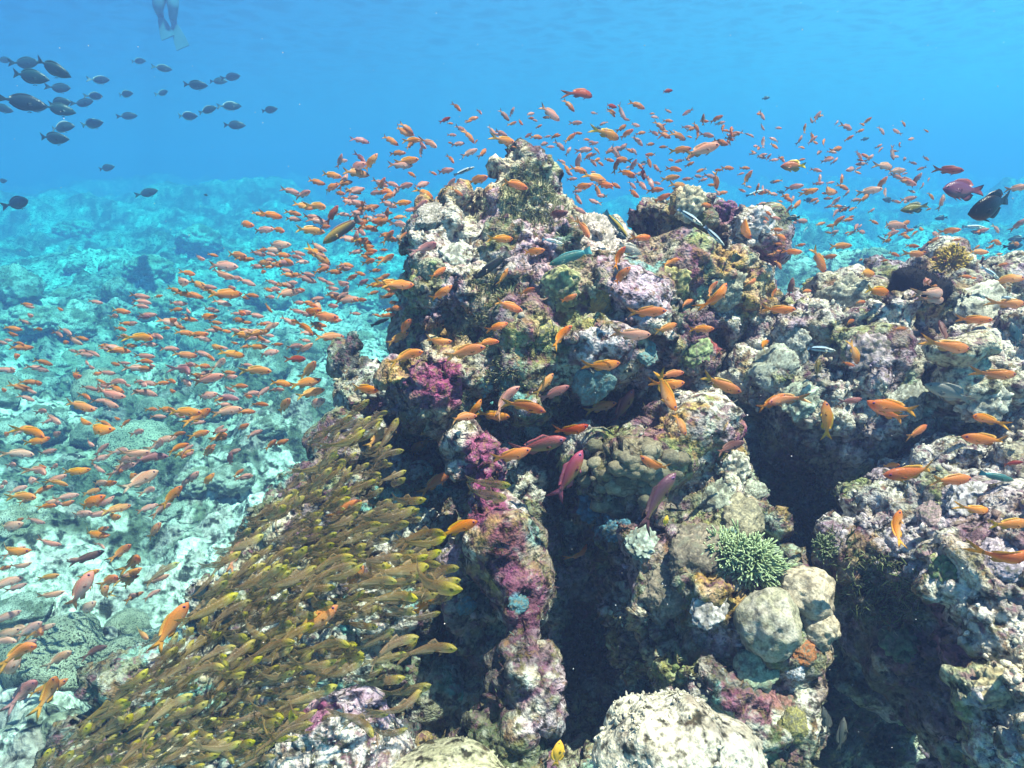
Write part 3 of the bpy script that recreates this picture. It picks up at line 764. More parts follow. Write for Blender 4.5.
def colony(px, py, r, kind, colr, label, thick=0.5, seed=0):
    """a small colony grown onto the rock where the line of sight meets it"""
    dr = at(px, py, 1.0).normalized()
    best = None
    for b in BVHS[1:]:
        h = b.ray_cast(Vector((0, 0, 0)), dr, 20)
        if h[0] is not None and (best is None or h[3] < best[3]): best = h
    if best is None: return
    n = best[1]
    if n.dot(dr) > 0: n = -n
    n = (n * .6 - dr * .5 + Vector((0, 0, .2))).normalized()
    d = best[0].y * CP - best[0].z * SP; R0 = r * d / FPX
    bv, bf = ico(5)
    s = n.orthogonal().normalized(); t = n.cross(s)
    B = np.array([s[:], t[:], n[:]])
    seed = seed or int(px * 7 + py)
    out = 0.28 * fbm(bv * 1.5 + seed, 3, seed)
    c = np.array(colr) * np.ones((len(bv), 1))
    if kind == "lumpy":
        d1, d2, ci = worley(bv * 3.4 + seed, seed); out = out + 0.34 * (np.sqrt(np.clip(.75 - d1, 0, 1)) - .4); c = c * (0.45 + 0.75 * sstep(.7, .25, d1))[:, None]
    elif kind == "brain":
        w = bv + 0.25 * np.stack([fbm(bv * 3 + k, 2, seed + k) for k in range(3)], -1)
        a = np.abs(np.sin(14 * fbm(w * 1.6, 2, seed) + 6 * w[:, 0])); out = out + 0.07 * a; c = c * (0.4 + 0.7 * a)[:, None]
    elif kind == "polyp":
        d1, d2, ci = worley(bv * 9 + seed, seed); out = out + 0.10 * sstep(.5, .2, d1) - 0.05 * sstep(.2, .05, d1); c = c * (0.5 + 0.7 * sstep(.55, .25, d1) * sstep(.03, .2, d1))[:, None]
    else:
        out = out + 0.06 * fbm(bv * 6, 3, seed)
    c = c * (1 + 0.35 * fbm(bv * 3 + 4, 3, seed + 8))[:, None]
    mott = sstep(.1, .5, fbm(bv * 5 + 9, 4, seed + 12, .65))[:, None]
    c = c * (1 - mott) + np.array((.16,.15,.11)) * mott
    out = out + 0.05 * fbm(bv * 12, 3, seed + 15)
    v = (bv * (1 + out)[:, None] * np.array([R0, R0 * .85, R0 * thick])) @ B
    o = link("encrusting_coral", mesh_np("encrusting_coral", v, [bf], M_CORAL, np.clip(c, 0, 1))); o.location = best[0] - n * R0 * thick * .25
    tag(o, label, "coral", "small colonies growing on the rocks")
for a in [
 (541, 332, 15, "polyp", (.46,.42,.16), "small round yellow green coral patch on the upper pinnacle"),
 (560, 288, 22, "lumpy", (.34,.36,.17), "olive lumpy coral below the teal wrasse", .4),
 (600, 300, 14, "smooth", (.30,.20,.06), "rusty brown sponge patch left of the mauve boulder", .35),
 (592, 383, 20, "smooth", (.15,.25,.24), "teal crust hanging under the pale ledge in mid pinnacle", .3),
 (648, 352, 13, "smooth", (.13,.24,.24), "teal crust in the shade below the mauve boulder", .35),
 (696, 352, 14, "lumpy", (.28,.36,.17), "lime green lumpy coral at the neck of the right column", .45),
 (733, 468, 17, "lumpy", (.60,.57,.45), "cream lumpy coral at the top of the right column", .5),
 (752, 492, 13, "polyp", (.46,.48,.38), "pale grey green coral knob on the right column's outer edge", .5),
 (716, 500, 22, "lumpy", (.40,.42,.32), "grey green lumpy coral below the cream one on the right column", .4),
 (742, 518, 22, "brain", (.34,.30,.20), "tan ridged coral just above the green branching cushion", .4),
 (696, 555, 30, "polyp", (.24,.20,.15), "brown smooth faced coral left of the green branching cushion", .35),
 (668, 585, 26, "brain", (.27,.22,.16), "wide brown coral left of the round beige corals", .35),
 (650, 528, 15, "smooth", (.36,.31,.40), "lilac crust on the right column's left lobe", .35),
 (645, 545, 20, "lumpy", (.28,.34,.29), "mint grey lumpy coral under the lilac crust", .4),
 (708, 610, 18, "lumpy", (.50,.46,.44), "pale pinkish coral left of the round beige corals", .4),
 (755, 672, 24, "smooth", (.30,.36,.25), "olive green smooth coral below the dented boulder coral", .4),
 (806, 654, 12, "smooth", (.34,.13,.05), "rusty orange sponge under the small round cream coral", .5),
 (795, 672, 10, "smooth", (.62,.58,.60), "white patch beside the rusty sponge on the pinnacle's right edge", .4),
 (786, 706, 15, "lumpy", (.24,.12,.10), "wine red lumpy crust low on the pinnacle's right side", .35),
 (795, 725, 15, "polyp", (.36,.32,.12), "mustard yellow crust low on the pinnacle's right edge", .4),
 (520, 602, 11, "smooth", (.07,.17,.20), "bright blue green sponge on the magenta pillar's lower part", .5),
 (466, 607, 10, "smooth", (.08,.18,.21), "bright blue green sponge at the tips of the leading sweepers", .5),
 (598, 505, 22, "lumpy", (.07,.18,.25), "dull blue lumpy sponge in the groove beside the brown lobes", .4),
 (615, 530, 14, "lumpy", (.07,.18,.24), "lower small dull blue sponge in the groove", .4),
 (430, 215, 16, "polyp", (.52,.48,.42), "pale pinkish crust on the left shoulder's top", .35),
 (455, 262, 18, "lumpy", (.48,.50,.42), "pale lumpy coral on the left shoulder", .4),
 (430, 268, 13, "polyp", (.40,.42,.30), "olive grey coral knob on the left shoulder", .4),
 (590, 240, 26, "polyp", (.58,.50,.44), "broad pale pink coral on the slope right of the peak", .3),
 (690, 205, 17, "lumpy", (.52,.47,.32), "cream lumpy coral on top of the right hump", .45),
 (722, 212, 13, "lumpy", (.24,.10,.20), "plum purple lumpy crust on top of the right hump", .4),
 (757, 225, 19, "smooth", (.58,.54,.52), "white rounded coral at the right hump's outer corner", .5),
 (675, 282, 17, "lumpy", (.42,.38,.16), "mustard lumpy coral on the ridge below the right hump", .45),
 (725, 290, 20, "polyp", (.40,.40,.30), "grey green pitted coral on the ridge below the right hump", .4),
 (790, 345, 22, "polyp", (.56,.55,.48), "pale pitted coral at the left end of the ledge", .4),
 (775, 368, 24, "brain", (.40,.42,.34), "grey ridged coral on the ledge's left end", .4),
 (845, 300, 24, "polyp", (.52,.50,.38), "cream pitted coral on the ledge's top edge", .35),
 (870, 350, 20, "lumpy", (.46,.36,.36), "pinkish lumpy coral in the middle of the ledge", .4),
 (800, 400, 18, "lumpy", (.50,.55,.42), "mint pale lumpy coral low on the ledge's left end", .45),
 (985, 305, 24, "smooth", (.62,.58,.46), "sunny cream coral slab right of the black sponge", .3),
 (905, 400, 22, "polyp", (.52,.52,.44), "pale pitted coral above the dark overhang of the ledge", .35),
 (985, 400, 24, "lumpy", (.55,.52,.42), "cream lumpy coral at the ledge's right end", .35),
 (935, 516, 17, "brain", (.42,.30,.30), "pink brown ridged coral on the right boulder's top", .4),
 (970, 500, 20, "lumpy", (.60,.55,.55), "whitish lumpy crust on the right boulder's sunlit top", .35),
 (1000, 560, 24, "polyp", (.50,.42,.48), "lilac pitted crust on the right boulder's sunlit side", .35),
 (950, 570, 18, "lumpy", (.14,.20,.09), "dark green lumpy crust on the right boulder's shaded face", .35),
 (900, 640, 20, "lumpy", (.12,.19,.10), "dark green lumpy crust low on the right boulder's left rim", .35),
 (1000, 690, 24, "lumpy", (.56,.46,.26), "ochre cream lumpy crust at the right boulder's lower end", .35),
]: colony(*a)
# specks drifting in the water
def specks():
    g = np.random.default_rng(8); n_ = 260
    px, py, d = g.uniform(0, 1024, n_), g.uniform(0, 768, n_), 0.45 + 2.2 * g.random(n_) ** 1.5
    P = at_np(px, py, d); bv, bf = ico(1)
    r = (0.35 + 0.55 * g.random(n_) ** 3) * d / FPX
    V = (P[:, None] + bv[None] * (r[:, None] * g.uniform(.6, 1.3, (n_, 3)))[:, None, :]).reshape(-1, 3)
    F = (bf[None] + (np.arange(n_) * len(bv))[:, None, None]).reshape(-1, 3)
    o = link("drifting_particles", mesh_np("drifting_particles", V, [F], M_CRUST, np.full((len(V), 3), .6)))
    tag(o, "tiny pale specks drifting in the water in front of the reef", "particles", kind="stuff")
specks()

# --- coral heads on the open bed
def head_mesh(seed, kind):
    bv, bf = ico(5 if kind != 2 else 5)
    if kind == 0: h = 0.16 * fbm(bv * 1.6 + seed, 3, seed) + 0.03 * fbm(bv * 9, 3, seed)
    elif kind == 1:
        d1 = worley(bv * 3.2 + seed, seed)[0]; h = 0.42 * np.sqrt(np.clip(0.75 - d1, 0, 1)) - 0.2 + 0.03 * fbm(bv * 10, 2, seed)
    else:
        d1 = worley(bv * 6.5 + seed, seed)[0]; h = 0.26 * np.clip(0.8 - d1, 0, 1) + 0.22 * fbm(bv * 1.8 + seed, 2, seed)
    v = bv * (1 + h)[:, None] * np.array([1, 1, 0.72 if kind else 0.85])
    n1 = fbm(bv * 2.4 + seed, 4, seed + 1)
    A, B = [((0.50,.46,.34),(0.32,.31,.22)), ((0.36,.35,.24),(0.60,.57,.46)), ((0.62,.60,.50),(0.22,.23,.16))][kind]
    k = sstep(-.3, .3, n1)[:, None]
    return mesh_np("coral_mound", v, [bf], M_HEAD, np.array(A) * k + np.array(B) * (1 - k))
HEADS = [head_mesh(11 + 7 * k, k % 3) for k in range(9)]
LOOK = ["smooth rounded", "lumpy lobed", "rough knobbly"]
def place_head(x, y, s, k, label, group):
    o = link("coral_mound", HEADS[k])
    z = float(bed_height(np.array([x]), np.array([y]))[0])
    o.location = (x, y, z + s * 0.15); o.scale = (s, s * random.uniform(.8, 1.2), s * random.uniform(.75, 1.15)); o.rotation_euler = (0, 0, random.uniform(0, 6.28))
    tag(o, label, "coral head", group)
def bed_hit(px, py):
    d = at(px, py, 1.0)
    h = BVHS[0].ray_cast(Vector((0, 0, 0)), d.normalized(), 80)
    return h[0]
head_spots = [(138,435,34,0,"big smooth turquoise looking coral dome in the middle of the anthias stream"),(60,640,52,0,"large round coral boulder near the left edge by the lower orange fish"),
 (125,650,36,0,"pale rounded coral boulder touching the sweeper shoal's left margin"),(20,600,24,2,"rough coral head at the left edge above the large round boulder"),
 (110,365,16,0,"small smooth coral dome below the far dark hollow"),(165,300,22,1,"lobed coral head in the far middle left"),(35,310,26,1,"lobed coral head by the far left edge"),
 (150,262,22,1,"dark lobed coral head on the far reef flat"),(200,232,20,2,"knobbly dark coral head rising where the reef flat fades into blue"),(75,225,18,1,"faint lobed coral head in the blue distance at left"),
 (230,470,20,2,"knobbly coral head on the bright sand patch"),(270,420,16,2,"knobbly coral head beside the white shell patch"),(330,215,22,2,"far coral head directly left of the pinnacle's shoulder"),
 (360,225,24,1,"lobed far coral head closest to the pinnacle's left shoulder")]
for (px, py, r_, k, lab) in head_spots:
    h = bed_hit(px, py + r_ * 0.6)
    if h is None: continue
    s = r_ / FPX * (h.y * CP - h.z * SP)
    place_head(h.x, h.y, s, k + 3 * random.randrange(3), lab, "coral heads on the left reef flat")
n_ = 0
while n_ < 95:
    y = random.uniform(2.2, 13); x = random.uniform(-0.85 * y - 0.3, -0.12 * y)
    k = random.randrange(9); s = random.uniform(.06, .17) * (1 + y * 0.09)
    far = "in the hazy far part" if y > 6.5 else ("in the middle distance" if y > 3.8 else "in the near part")
    place_head(x, y, s, k, LOOK[k % 3] + " coral head " + far + " of the left reef flat", "scattered coral heads on the left reef flat")
    n_ += 1
for _ in range(34):
    y = random.uniform(3.6, 9); x = random.uniform(0.30 * y, 0.95 * y)
    k = random.randrange(9)
    place_head(x, y, random.uniform(.12, .3), k, LOOK[k % 3] + " teal coral head on the far reef behind the right ledge", "coral heads behind the right ledge")
# ------------------------------------------------------------------ fish
def fish_mesh(name, mat, prof, fins, paint, eye, bend=0.0, nr=16, ns=12):
    """one closed skin: body rings, tapered fins and eyes. Head at +x, length 1, z up"""
    V, F4, F3, TAG = [], [], [], []
    t_ = np.array([p[0] for p in prof]); up = np.array([p[1] for p in prof]); lo = np.array([p[2] for p in prof]); wd = np.array([p[3] for p in prof])
    tt = np.linspace(0, 1, nr) ** 1.0
    tt = t_[0] + (t_[-1] - t_[0]) * (0.5 - 0.5 * np.cos(np.pi * tt)) * 0.6 + (t_[-1] - t_[0]) * tt * 0.4
    ku, kl, kw = np.interp(tt, t_, up), np.interp(tt, t_, lo), np.interp(tt, t_, wd)
    for i, t in enumerate(tt):
        for k in range(ns):
            a = 2 * math.pi * k / ns
            s, c = math.sin(a), math.cos(a)
            z = s * (ku[i] if s > 0 else kl[i]); y = abs(c) ** 0.9 * math.copysign(1, c) * kw[i]
            V.append((0.5 - t, y, z)); TAG.append(('body', t, s))
    for i in range(nr - 1):
        for k in range(ns):
            F4.append((i * ns + k, i * ns + (k + 1) % ns, (i + 1) * ns + (k + 1) % ns, (i + 1) * ns + k))
    for row, flip in ((0, 1), (nr - 1, 0)):
        V.append((0.5 - tt[row] + (0.012 if row == 0 else -0.01), 0, (ku[row] - kl[row]) / 2)); TAG.append(('body', tt[row], 0))
        c = len(V) - 1
        for k in range(ns):
            a, b = row * ns + k, row * ns + (k + 1) % ns
            F3.append((c, b, a) if flip else (c, a, b))
    for (kind, base, tip, yoff, ysplay, th) in fins:
        n = len(base); b0 = len(V)
        for (bx, bz), (tx, tz) in zip(base, tip):
            V.append((0.5 - bx, yoff + th, bz)); V.append((0.5 - bx, yoff - th, bz))
            mx_, mz_ = (bx + tx) / 2, (bz + tz) / 2
            V.append((0.5 - mx_, yoff + ysplay * .5 + th * .5, mz_)); V.append((0.5 - mx_, yoff + ysplay * .5 - th * .5, mz_))
            V.append((0.5 - tx, yoff + ysplay, tz))
            for q in range(5): TAG.append((kind, (bx, mx_, tx)[min(q // 2, 2)], (0, .5, 1)[min(q // 2, 2)]))
        for i in range(n - 1):
            a, b = b0 + i * 5, b0 + i * 5 + 5
            F4 += [(a, b, b + 2, a + 2), (a + 1, a + 3, b + 3, b + 1)]
            F3 += [(a + 2, b + 2, b + 4), (a + 2, b + 4, a + 4), (a + 3, b + 4, b + 3), (a + 3, a + 4, b + 4)]
        for a, s in ((b0, 1), (b0 + (n - 1) * 5, 0)):
            F4.append((a, a + 2, a + 3, a + 1)); F3.append((a + 2, a + 4, a + 3))
    ex, ez, er = eye
    ew = np.interp(ex, t_, wd)
    zz = np.interp(ex, t_, up)
    ey = ew * math.sqrt(max(0.05, 1 - (ez / zz) ** 2)) * 0.97
    for sgn in (1, -1):
        b0 = len(V)
        for (rr, out, tg) in ((1.0, 0.0, 'iris'), (0.85, .22, 'iris'), (.60, .32, 'iris'), (.56, .33, 'pupil')):
            for k in range(8):
                a = k * math.pi / 4
                V.append((0.5 - ex + er * rr * math.cos(a), sgn * (ey + er * out), ez + er * rr * math.sin(a))); TAG.append((tg, 0, 0))
        V.append((0.5 - ex, sgn * (ey + er * .36), ez)); TAG.append(('pupil', 0, 0))
        for r_ in range(3):
            for k in range(8):
                F4.append((b0 + r_ * 8 + k, b0 + r_ * 8 + (k + 1) % 8, b0 + r_ * 8 + 8 + (k + 1) % 8, b0 + r_ * 8 + 8 + k))
        for k in range(8): F3.append((b0 + 24 + k, b0 + 24 + (k + 1) % 8, b0 + 32))
    V = np.array(V)
    if bend:
        q = np.clip(0.15 - V[:, 0], 0, 1)
        V[:, 1] += bend * q * q * 1.6
        q = np.clip(V[:, 0] - 0.1, 0, 1); V[:, 1] += bend * q * q * 0.8
    C = np.array([paint(k, a, b) for (k, a, b) in TAG])
    return mesh_np(name, V, [np.array(F4), np.array(F3)], mat, C)
def lerp3(a, b, t):
    t = min(1, max(0, t)); return tuple(a[i] * (1 - t) + b[i] * t for i in range(3))
def painter(back, side, belly, head, tail, fin, iris=(.5, .4, .5), stripe=None):
    def p(kind, t, s):
        if kind == 'iris': return iris
        if kind == 'pupil': return (0.004, 0.004, 0.006)
        if kind == 'body':
            c = lerp3(side, back, (s - .1) / .7) if s > 0.1 else lerp3(side, belly, (.1 - s) / .8)
            c = lerp3(head, c, (t - .10) / .14) if head else c
            c = lerp3(c, tail, (t - .66) / .16)
            if stripe: c = stripe(c, t, s)
            return c
        if kind == 'pect': return tuple(.72 * q for q in lerp3(side, back, .5))
        if kind == 'tail': return lerp3(tail, fin, s * .8)
        return lerp3(side, fin, s * 1.4)
    return p
def fork(x0, x1, h0, h1, notch, tipcurve=0.0):
    """forked tail as base and tip polylines from the lower lobe to the upper one"""
    n = 9; base, tip = [], []
    for i in range(n):
        u = -1 + 2 * i / (n - 1)
        base.append((x0, u * h0)); au = abs(u)
        tip.append((x1 - notch * (1 - au ** 0.8) - tipcurve * 0, math.copysign(h1 * au ** 1.15, u) if u else 0))
    return base, tip
def ridge(prof, t0, t1, hs, sign, lean=0.03, n=7):
    """a fin along the back or belly"""
    T = [p[0] for p in prof]; U = [p[1] if sign > 0 else p[2] for p in prof]
    base, tip = [], []
    for i in range(n):
        u = i / (n - 1); t = t0 + (t1 - t0) * u
        z = float(np.interp(t, T, U)) * 0.93
        h = float(np.interp(u, np.linspace(0, 1, len(hs)), hs))
        base.append((t, sign * z)); tip.append((t + lean, sign * (z + h)))
    return base, tip
def std_fins(prof, dorsal, anal, tail, pect, pelv, th=0.006):
    out = []
    for (t0, t1, hs, lean) in dorsal: out.append(('dorsal', *ridge(prof, t0, t1, hs, 1, lean), 0, 0, th))
    for (t0, t1, hs, lean) in anal: out.append(('anal', *ridge(prof, t0, t1, hs, -1, lean, 5), 0, 0, th))
    out.append(('tail', *fork(*tail), 0, 0, th))
    if pect:
        x, z, L, h = pect; w = float(np.interp(x, [p[0] for p in prof], [p[3] for p in prof])) * 0.9
        for s in (1, -1):
            out.append(('pect', [(x, z + h * .3), (x + .005, z), (x, z - h * .3)], [(x + L * .9, z + h * .35), (x + L, z - h * .1), (x + L * .75, z - h * .7)], s * w * 1.0, s * 0.02, th * .5))
    if pelv:
        x, z, L = pelv
        for s in (1, -1):
            out.append(('pelv', [(x, z), (x + .03, z), (x + .06, z)], [(x + L, z - L * .55), (x + L * .8, z - L * .3), (x + L * .6, z - L * .12)], s * .02, s * .03, th * .7))
    return out

# body profiles: (distance from the nose, half height above, half height below, half width)
P_ANT = [(0,.010,.012,.011),(.04,.052,.047,.032),(.10,.088,.083,.053),(.18,.118,.114,.068),(.28,.134,.133,.074),(.40,.129,.130,.070),(.52,.105,.105,.056),(.63,.072,.070,.039),(.70,.050,.047,.025),(.75,.044,.042,.018),(.79,.046,.044,.012)]
def anthias(name, mat, paint, bend, male=False, lod=False):
    fins = std_fins(P_ANT, [(.24, .68, [.02, .05 if not male else .09, .045, .05, .06, .03], .05)], [(.50, .66, [.03, .07, .03], .06)],
                    (.775, 1.0, .040, .150 if not male else .19, .135), (.26, -.03, .11, .045), (.27, -.115, .13))
    return fish_mesh(name, mat, P_ANT, fins, paint, (.085, .022, .030), bend, 9 if lod else 16, 8 if lod else 12)
P_SWE = [(0,.012,.014,.012),(.04,.046,.054,.030),(.10,.073,.092,.046),(.18,.081,.100,.052),(.28,.081,.100,.052),(.40,.074,.083,.045),(.52,.075,.078,.042),(.64,.055,.055,.030),(.74,.040,.040,.020),(.80,.038,.038,.013)]
def sweeper(name, mat, paint, bend):
    fins = std_fins(P_SWE, [(.32, .46, [.09, .07, .02], .05)], [(.42, .72, [.05, .035, .015], .03)], (.785, 1.0, .034, .105, .10), (.27, -.03, .13, .05), (.28, -.12, .07))
    return fish_mesh(name, mat, P_SWE, fins, paint, (.085, .015, .042), bend, 14, 10)
P_SUR = [(t, u * .84, l_ * .84, w) for t, u, l_, w in [(0,.015,.02,.012),(.05,.07,.06,.03),(.12,.135,.115,.05),(.22,.180,.170,.062),(.36,.200,.198,.064),(.50,.180,.180,.055),(.62,.130,.130,.040),(.71,.065,.065,.022),(.77,.032,.032,.014),(.82,.036,.036,.010)]]
def surgeon(name, mat, paint, bend):
    fins = std_fins(P_SUR, [(.22, .72, [.02, .045, .05, .05, .02], .03)], [(.36, .72, [.02, .045, .045, .02], .03)], (.805, 1.0, .030, .130, .06), (.26, -.02, .12, .07), (.30, -.18, .08))
    return fish_mesh(name, mat, P_SUR, fins, paint, (.10, .06, .022), bend, 16, 12)
P_WRA = [(0,.010,.010,.010),(.05,.040,.038,.024),(.13,.066,.064,.040),(.25,.082,.082,.050),(.42,.084,.084,.050),(.60,.070,.070,.040),(.74,.050,.050,.026),(.83,.040,.040,.014)]
def wrasse(name, mat, paint, bend, deep=1.0):
    pr = [(t, u * deep, l_ * deep, w * deep) for t, u, l_, w in P_WRA]
    fins = std_fins(pr, [(.26, .78, [.02, .035, .035, .03, .02], .02)], [(.50, .78, [.02, .03, .02], .02)], (.82, 1.0, .038 * deep, .085 * deep, .02), (.26, -.01, .12, .06), (.30, -.07 * deep, .06))
    return fish_mesh(name, mat, pr, fins, paint, (.085, .016, .018), bend, 18, 12)
P_DAM = [(0,.015,.015,.012),(.05,.075,.065,.035),(.12,.140,.125,.060),(.24,.205,.200,.080),(.38,.225,.225,.082),(.52,.195,.195,.066),(.64,.125,.125,.042),(.72,.072,.072,.024),(.78,.065,.065,.014)]
def damsel(name, mat, paint, bend, deep=1.0):
    pr = [(t, u * deep, l_ * deep, w) for t, u, l_, w in P_DAM]
    fins = std_fins(pr, [(.24, .70, [.03, .07, .07, .10, .12, .04], .07)], [(.46, .70, [.04, .10, .12, .04], .07)], (.765, 1.0, .060 * deep, .150 * deep, .07), (.28, -.02, .15, .09), (.30, -.19 * deep, .16))
    return fish_mesh(name, mat, pr, fins, paint, (.10, .045, .026), bend, 16, 12)

F_ANT = fish_material("anthias_skin", hue=0.012, sat=0.12, val=0.12, trans=0.5)
F_MAL = fish_material("male_anthias_skin", hue=0.02, sat=0.1, val=0.15)
F_SWE = fish_material("sweeper_skin", hue=0.015, sat=0.2, val=0.35, trans=0.25, clear=0.42)
F_DRK = fish_material("dark_fish_skin", hue=0.03, sat=0.2, val=0.3)
F_WRA = fish_material("wrasse_skin", hue=0.01, sat=0.1, val=0.1)

paint_o = painter((.95,.32,.035), (.99,.42,.08), (.98,.62,.36), (.93,.32,.09), (.95,.46,.07), (.95,.55,.09), (.45,.16,.40))
paint_y = painter((.88,.28,.02), (.97,.40,.04), (.97,.55,.16), (.78,.24,.06), (.85,.52,.03), (.88,.58,.03), (.45,.16,.40))
paint_s = painter((.97,.42,.30), (.98,.58,.46), (.97,.78,.70), (.97,.5,.38), (.82,.40,.20), (.84,.48,.26), (.45,.18,.35))
paint_p = painter((.86,.38,.22), (.92,.50,.34), (.94,.68,.56), (.82,.5,.36), (.84,.58,.42), (.86,.66,.5), (.5,.3,.4))
paint_r = painter((.52,.07,.03), (.72,.13,.04), (.70,.22,.10), (.5,.07,.05), (.58,.16,.05), (.60,.22,.06), (.3,.1,.2))
paint_m = painter((.62,.22,.22), (.78,.36,.32), (.84,.54,.46), (.70,.28,.30), (.72,.34,.34), (.76,.42,.42), (.4,.2,.35))
paint_M = painter((.24,.035,.045), (.27,.08,.05), (.42,.26,.07), (.42,.06,.08), (.36,.07,.09), (.38,.08,.11), (.45,.2,.45))
paint_V = painter((.09,.04,.06), (.14,.08,.08), (.36,.30,.07), (.18,.08,.11), (.10,.04,.05), (.10,.05,.06), (.45,.2,.45))
paint_D = painter((.70,.16,.01), (.80,.20,.01), (.85,.50,.05), (.74,.16,.05), (.80,.34,.02), (.80,.5,.03), (.45,.1,.3))
paint_b = painter((.24,.09,.07), (.36,.15,.12), (.45,.24,.2), (.3,.12,.12), (.34,.14,.1), (.4,.2,.14), (.3,.2,.2))
paint_g = painter((.30,.32,.30), (.44,.46,.42), (.62,.62,.58), (.4,.4,.38), (.45,.46,.42), (.5,.5,.46), (.3,.3,.3))
ANT = {}
for key, pt in dict(o=paint_o, y=paint_y, s=paint_s, p=paint_p, r=paint_r, m=paint_m, D=paint_D, b=paint_b, g=paint_g).items():
    ANT[key] = [anthias("anthias", F_ANT, pt, b) for b in (-.6, -.25, 0.05, .35, .7)]
for key, pt in dict(M=paint_M, V=paint_V).items():
    ANT[key] = [anthias("anthias", F_MAL, pt, b, True) for b in (-.25, .1)]
sw_p = painter((.22,.145,.045), (.38,.26,.095), (.52,.40,.19), (.58,.52,.02), (.30,.21,.08), (.36,.27,.12), (.50,.48,.10))
sw_q = painter((.19,.125,.045), (.32,.22,.085), (.46,.35,.18), (.46,.41,.03), (.26,.18,.07), (.32,.24,.11), (.45,.45,.12))
SWE = [sweeper("golden_sweeper", F_SWE, p, b) for p in (sw_p, sw_q) for b in (-.55, .08, .6)]
su_p = painter((.008,.05,.075), (.01,.06,.09), (.012,.07,.10), None, (.02,.08,.09), (.015,.05,.06), (.02,.02,.02))
def pale_tail(c, t, s): return lerp3(c, (.5,.55,.55), (t - .76) / .04)
su_q = painter((.008,.05,.075), (.01,.06,.09), (.012,.07,.10), None, (.30,.36,.38), (.45,.5,.5), (.02,.02,.02))
SUR = [surgeon("surgeonfish", F_DRK, p, b) for p in (su_p, su_q) for b in (-.2, .2)]
def cl_stripe(c, t, s):
    if abs(s - .15) < .30 + .25 * t: return (.01, .012, .02)
    return lerp3((.80,.82,.70), (.35,.62,.80), t * 1.2)
cl_p = painter((.7,.7,.5), (.7,.7,.6), (.75,.75,.7), None, (.02,.03,.05), (.3,.5,.7), (.02,.02,.02), cl_stripe)
CLW = [wrasse("cleaner_wrasse", F_WRA, cl_p, b, .85) for b in (-.2, .15)]
def tl_stripe(c, t, s): return (.02,.10,.12) if abs(s - .35) < .10 else c
teal_p = painter((.03,.12,.11), (.05,.20,.17), (.08,.28,.26), (.05,.17,.13), (.08,.40,.42), (.06,.30,.34), (.3,.2,.1), tl_stripe)
blk_p = painter((.008,.01,.013), (.012,.016,.018), (.03,.04,.04), None, (.015,.02,.02), (.10,.12,.10), (.1,.1,.1))
def yb_stripe(c, t, s): return (.50,.36,.04) if s > .35 else ((.02,.03,.05) if s > -.15 else c)
yb_p = painter((.5,.36,.04), (.05,.14,.17), (.16,.30,.33), None, (.10,.28,.32), (.1,.3,.35), (.2,.2,.2), yb_stripe)
br_p = painter((.30,.22,.03), (.24,.14,.05), (.18,.10,.13), (.34,.20,.04), (.26,.14,.12), (.28,.16,.12), (.3,.15,.1))
WR = dict(teal=wrasse("wrasse", F_WRA, teal_p, .1, 1.25), black=wrasse("wrasse", F_WRA, blk_p, -.1, 1.05), yellow=wrasse("wrasse", F_WRA, yb_p, -.1, 1.1), brown=wrasse("wrasse", F_WRA, br_p, .1, 1.3))
DM = dict(dim=damsel("damselfish", F_WRA, painter((.06,.065,.06), (.10,.105,.09), (.14,.14,.12), None, (.08,.08,.07), (.07,.07,.06), (.05,.05,.05)), .1, .6),
          purple=damsel("damselfish", F_DRK, painter((.09,.03,.08), (.18,.07,.12), (.22,.10,.12), (.12,.04,.10), (.16,.05,.08), (.2,.06,.06), (.2,.1,.15)), .1, .88),
          black=damsel("damselfish", F_DRK, painter((.006,.007,.01), (.008,.010,.013), (.008,.010,.013), None, (.006,.008,.01), (.006,.008,.01), (.03,.03,.03)), -.15, 1.05),
          olive=damsel("damselfish", F_DRK, painter((.16,.13,.01), (.26,.20,.02), (.08,.12,.10), (.2,.16,.02), (.14,.13,.04), (.1,.12,.1), (.1,.1,.1)), .1, .72),
          dark=damsel("damselfish", F_DRK, painter((.015,.05,.06), (.02,.07,.08), (.03,.08,.09), None, (.02,.06,.07), (.02,.06,.07), (.1,.1,.1)), .1, .8),
          yellow=damsel("damselfish", F_WRA, painter((.75,.45,.01), (.85,.52,.01), (.85,.55,.02), (.7,.4,.02), (.85,.5,.02), (.85,.5,.02), (.05,.05,.05)), .1, .95),
          gold=damsel("damselfish", F_WRA, painter((.50,.10,.03), (.70,.24,.04), (.75,.40,.12), (.55,.14,.04), (.85,.60,.02), (.85,.60,.02), (.3,.1,.1)), .1, .85),
          pale=damsel("damselfish", F_WRA, painter((.22,.22,.19), (.32,.31,.27), (.48,.46,.40), None, (.3,.3,.26), (.26,.26,.23), (.1,.1,.1)), .1, .7))

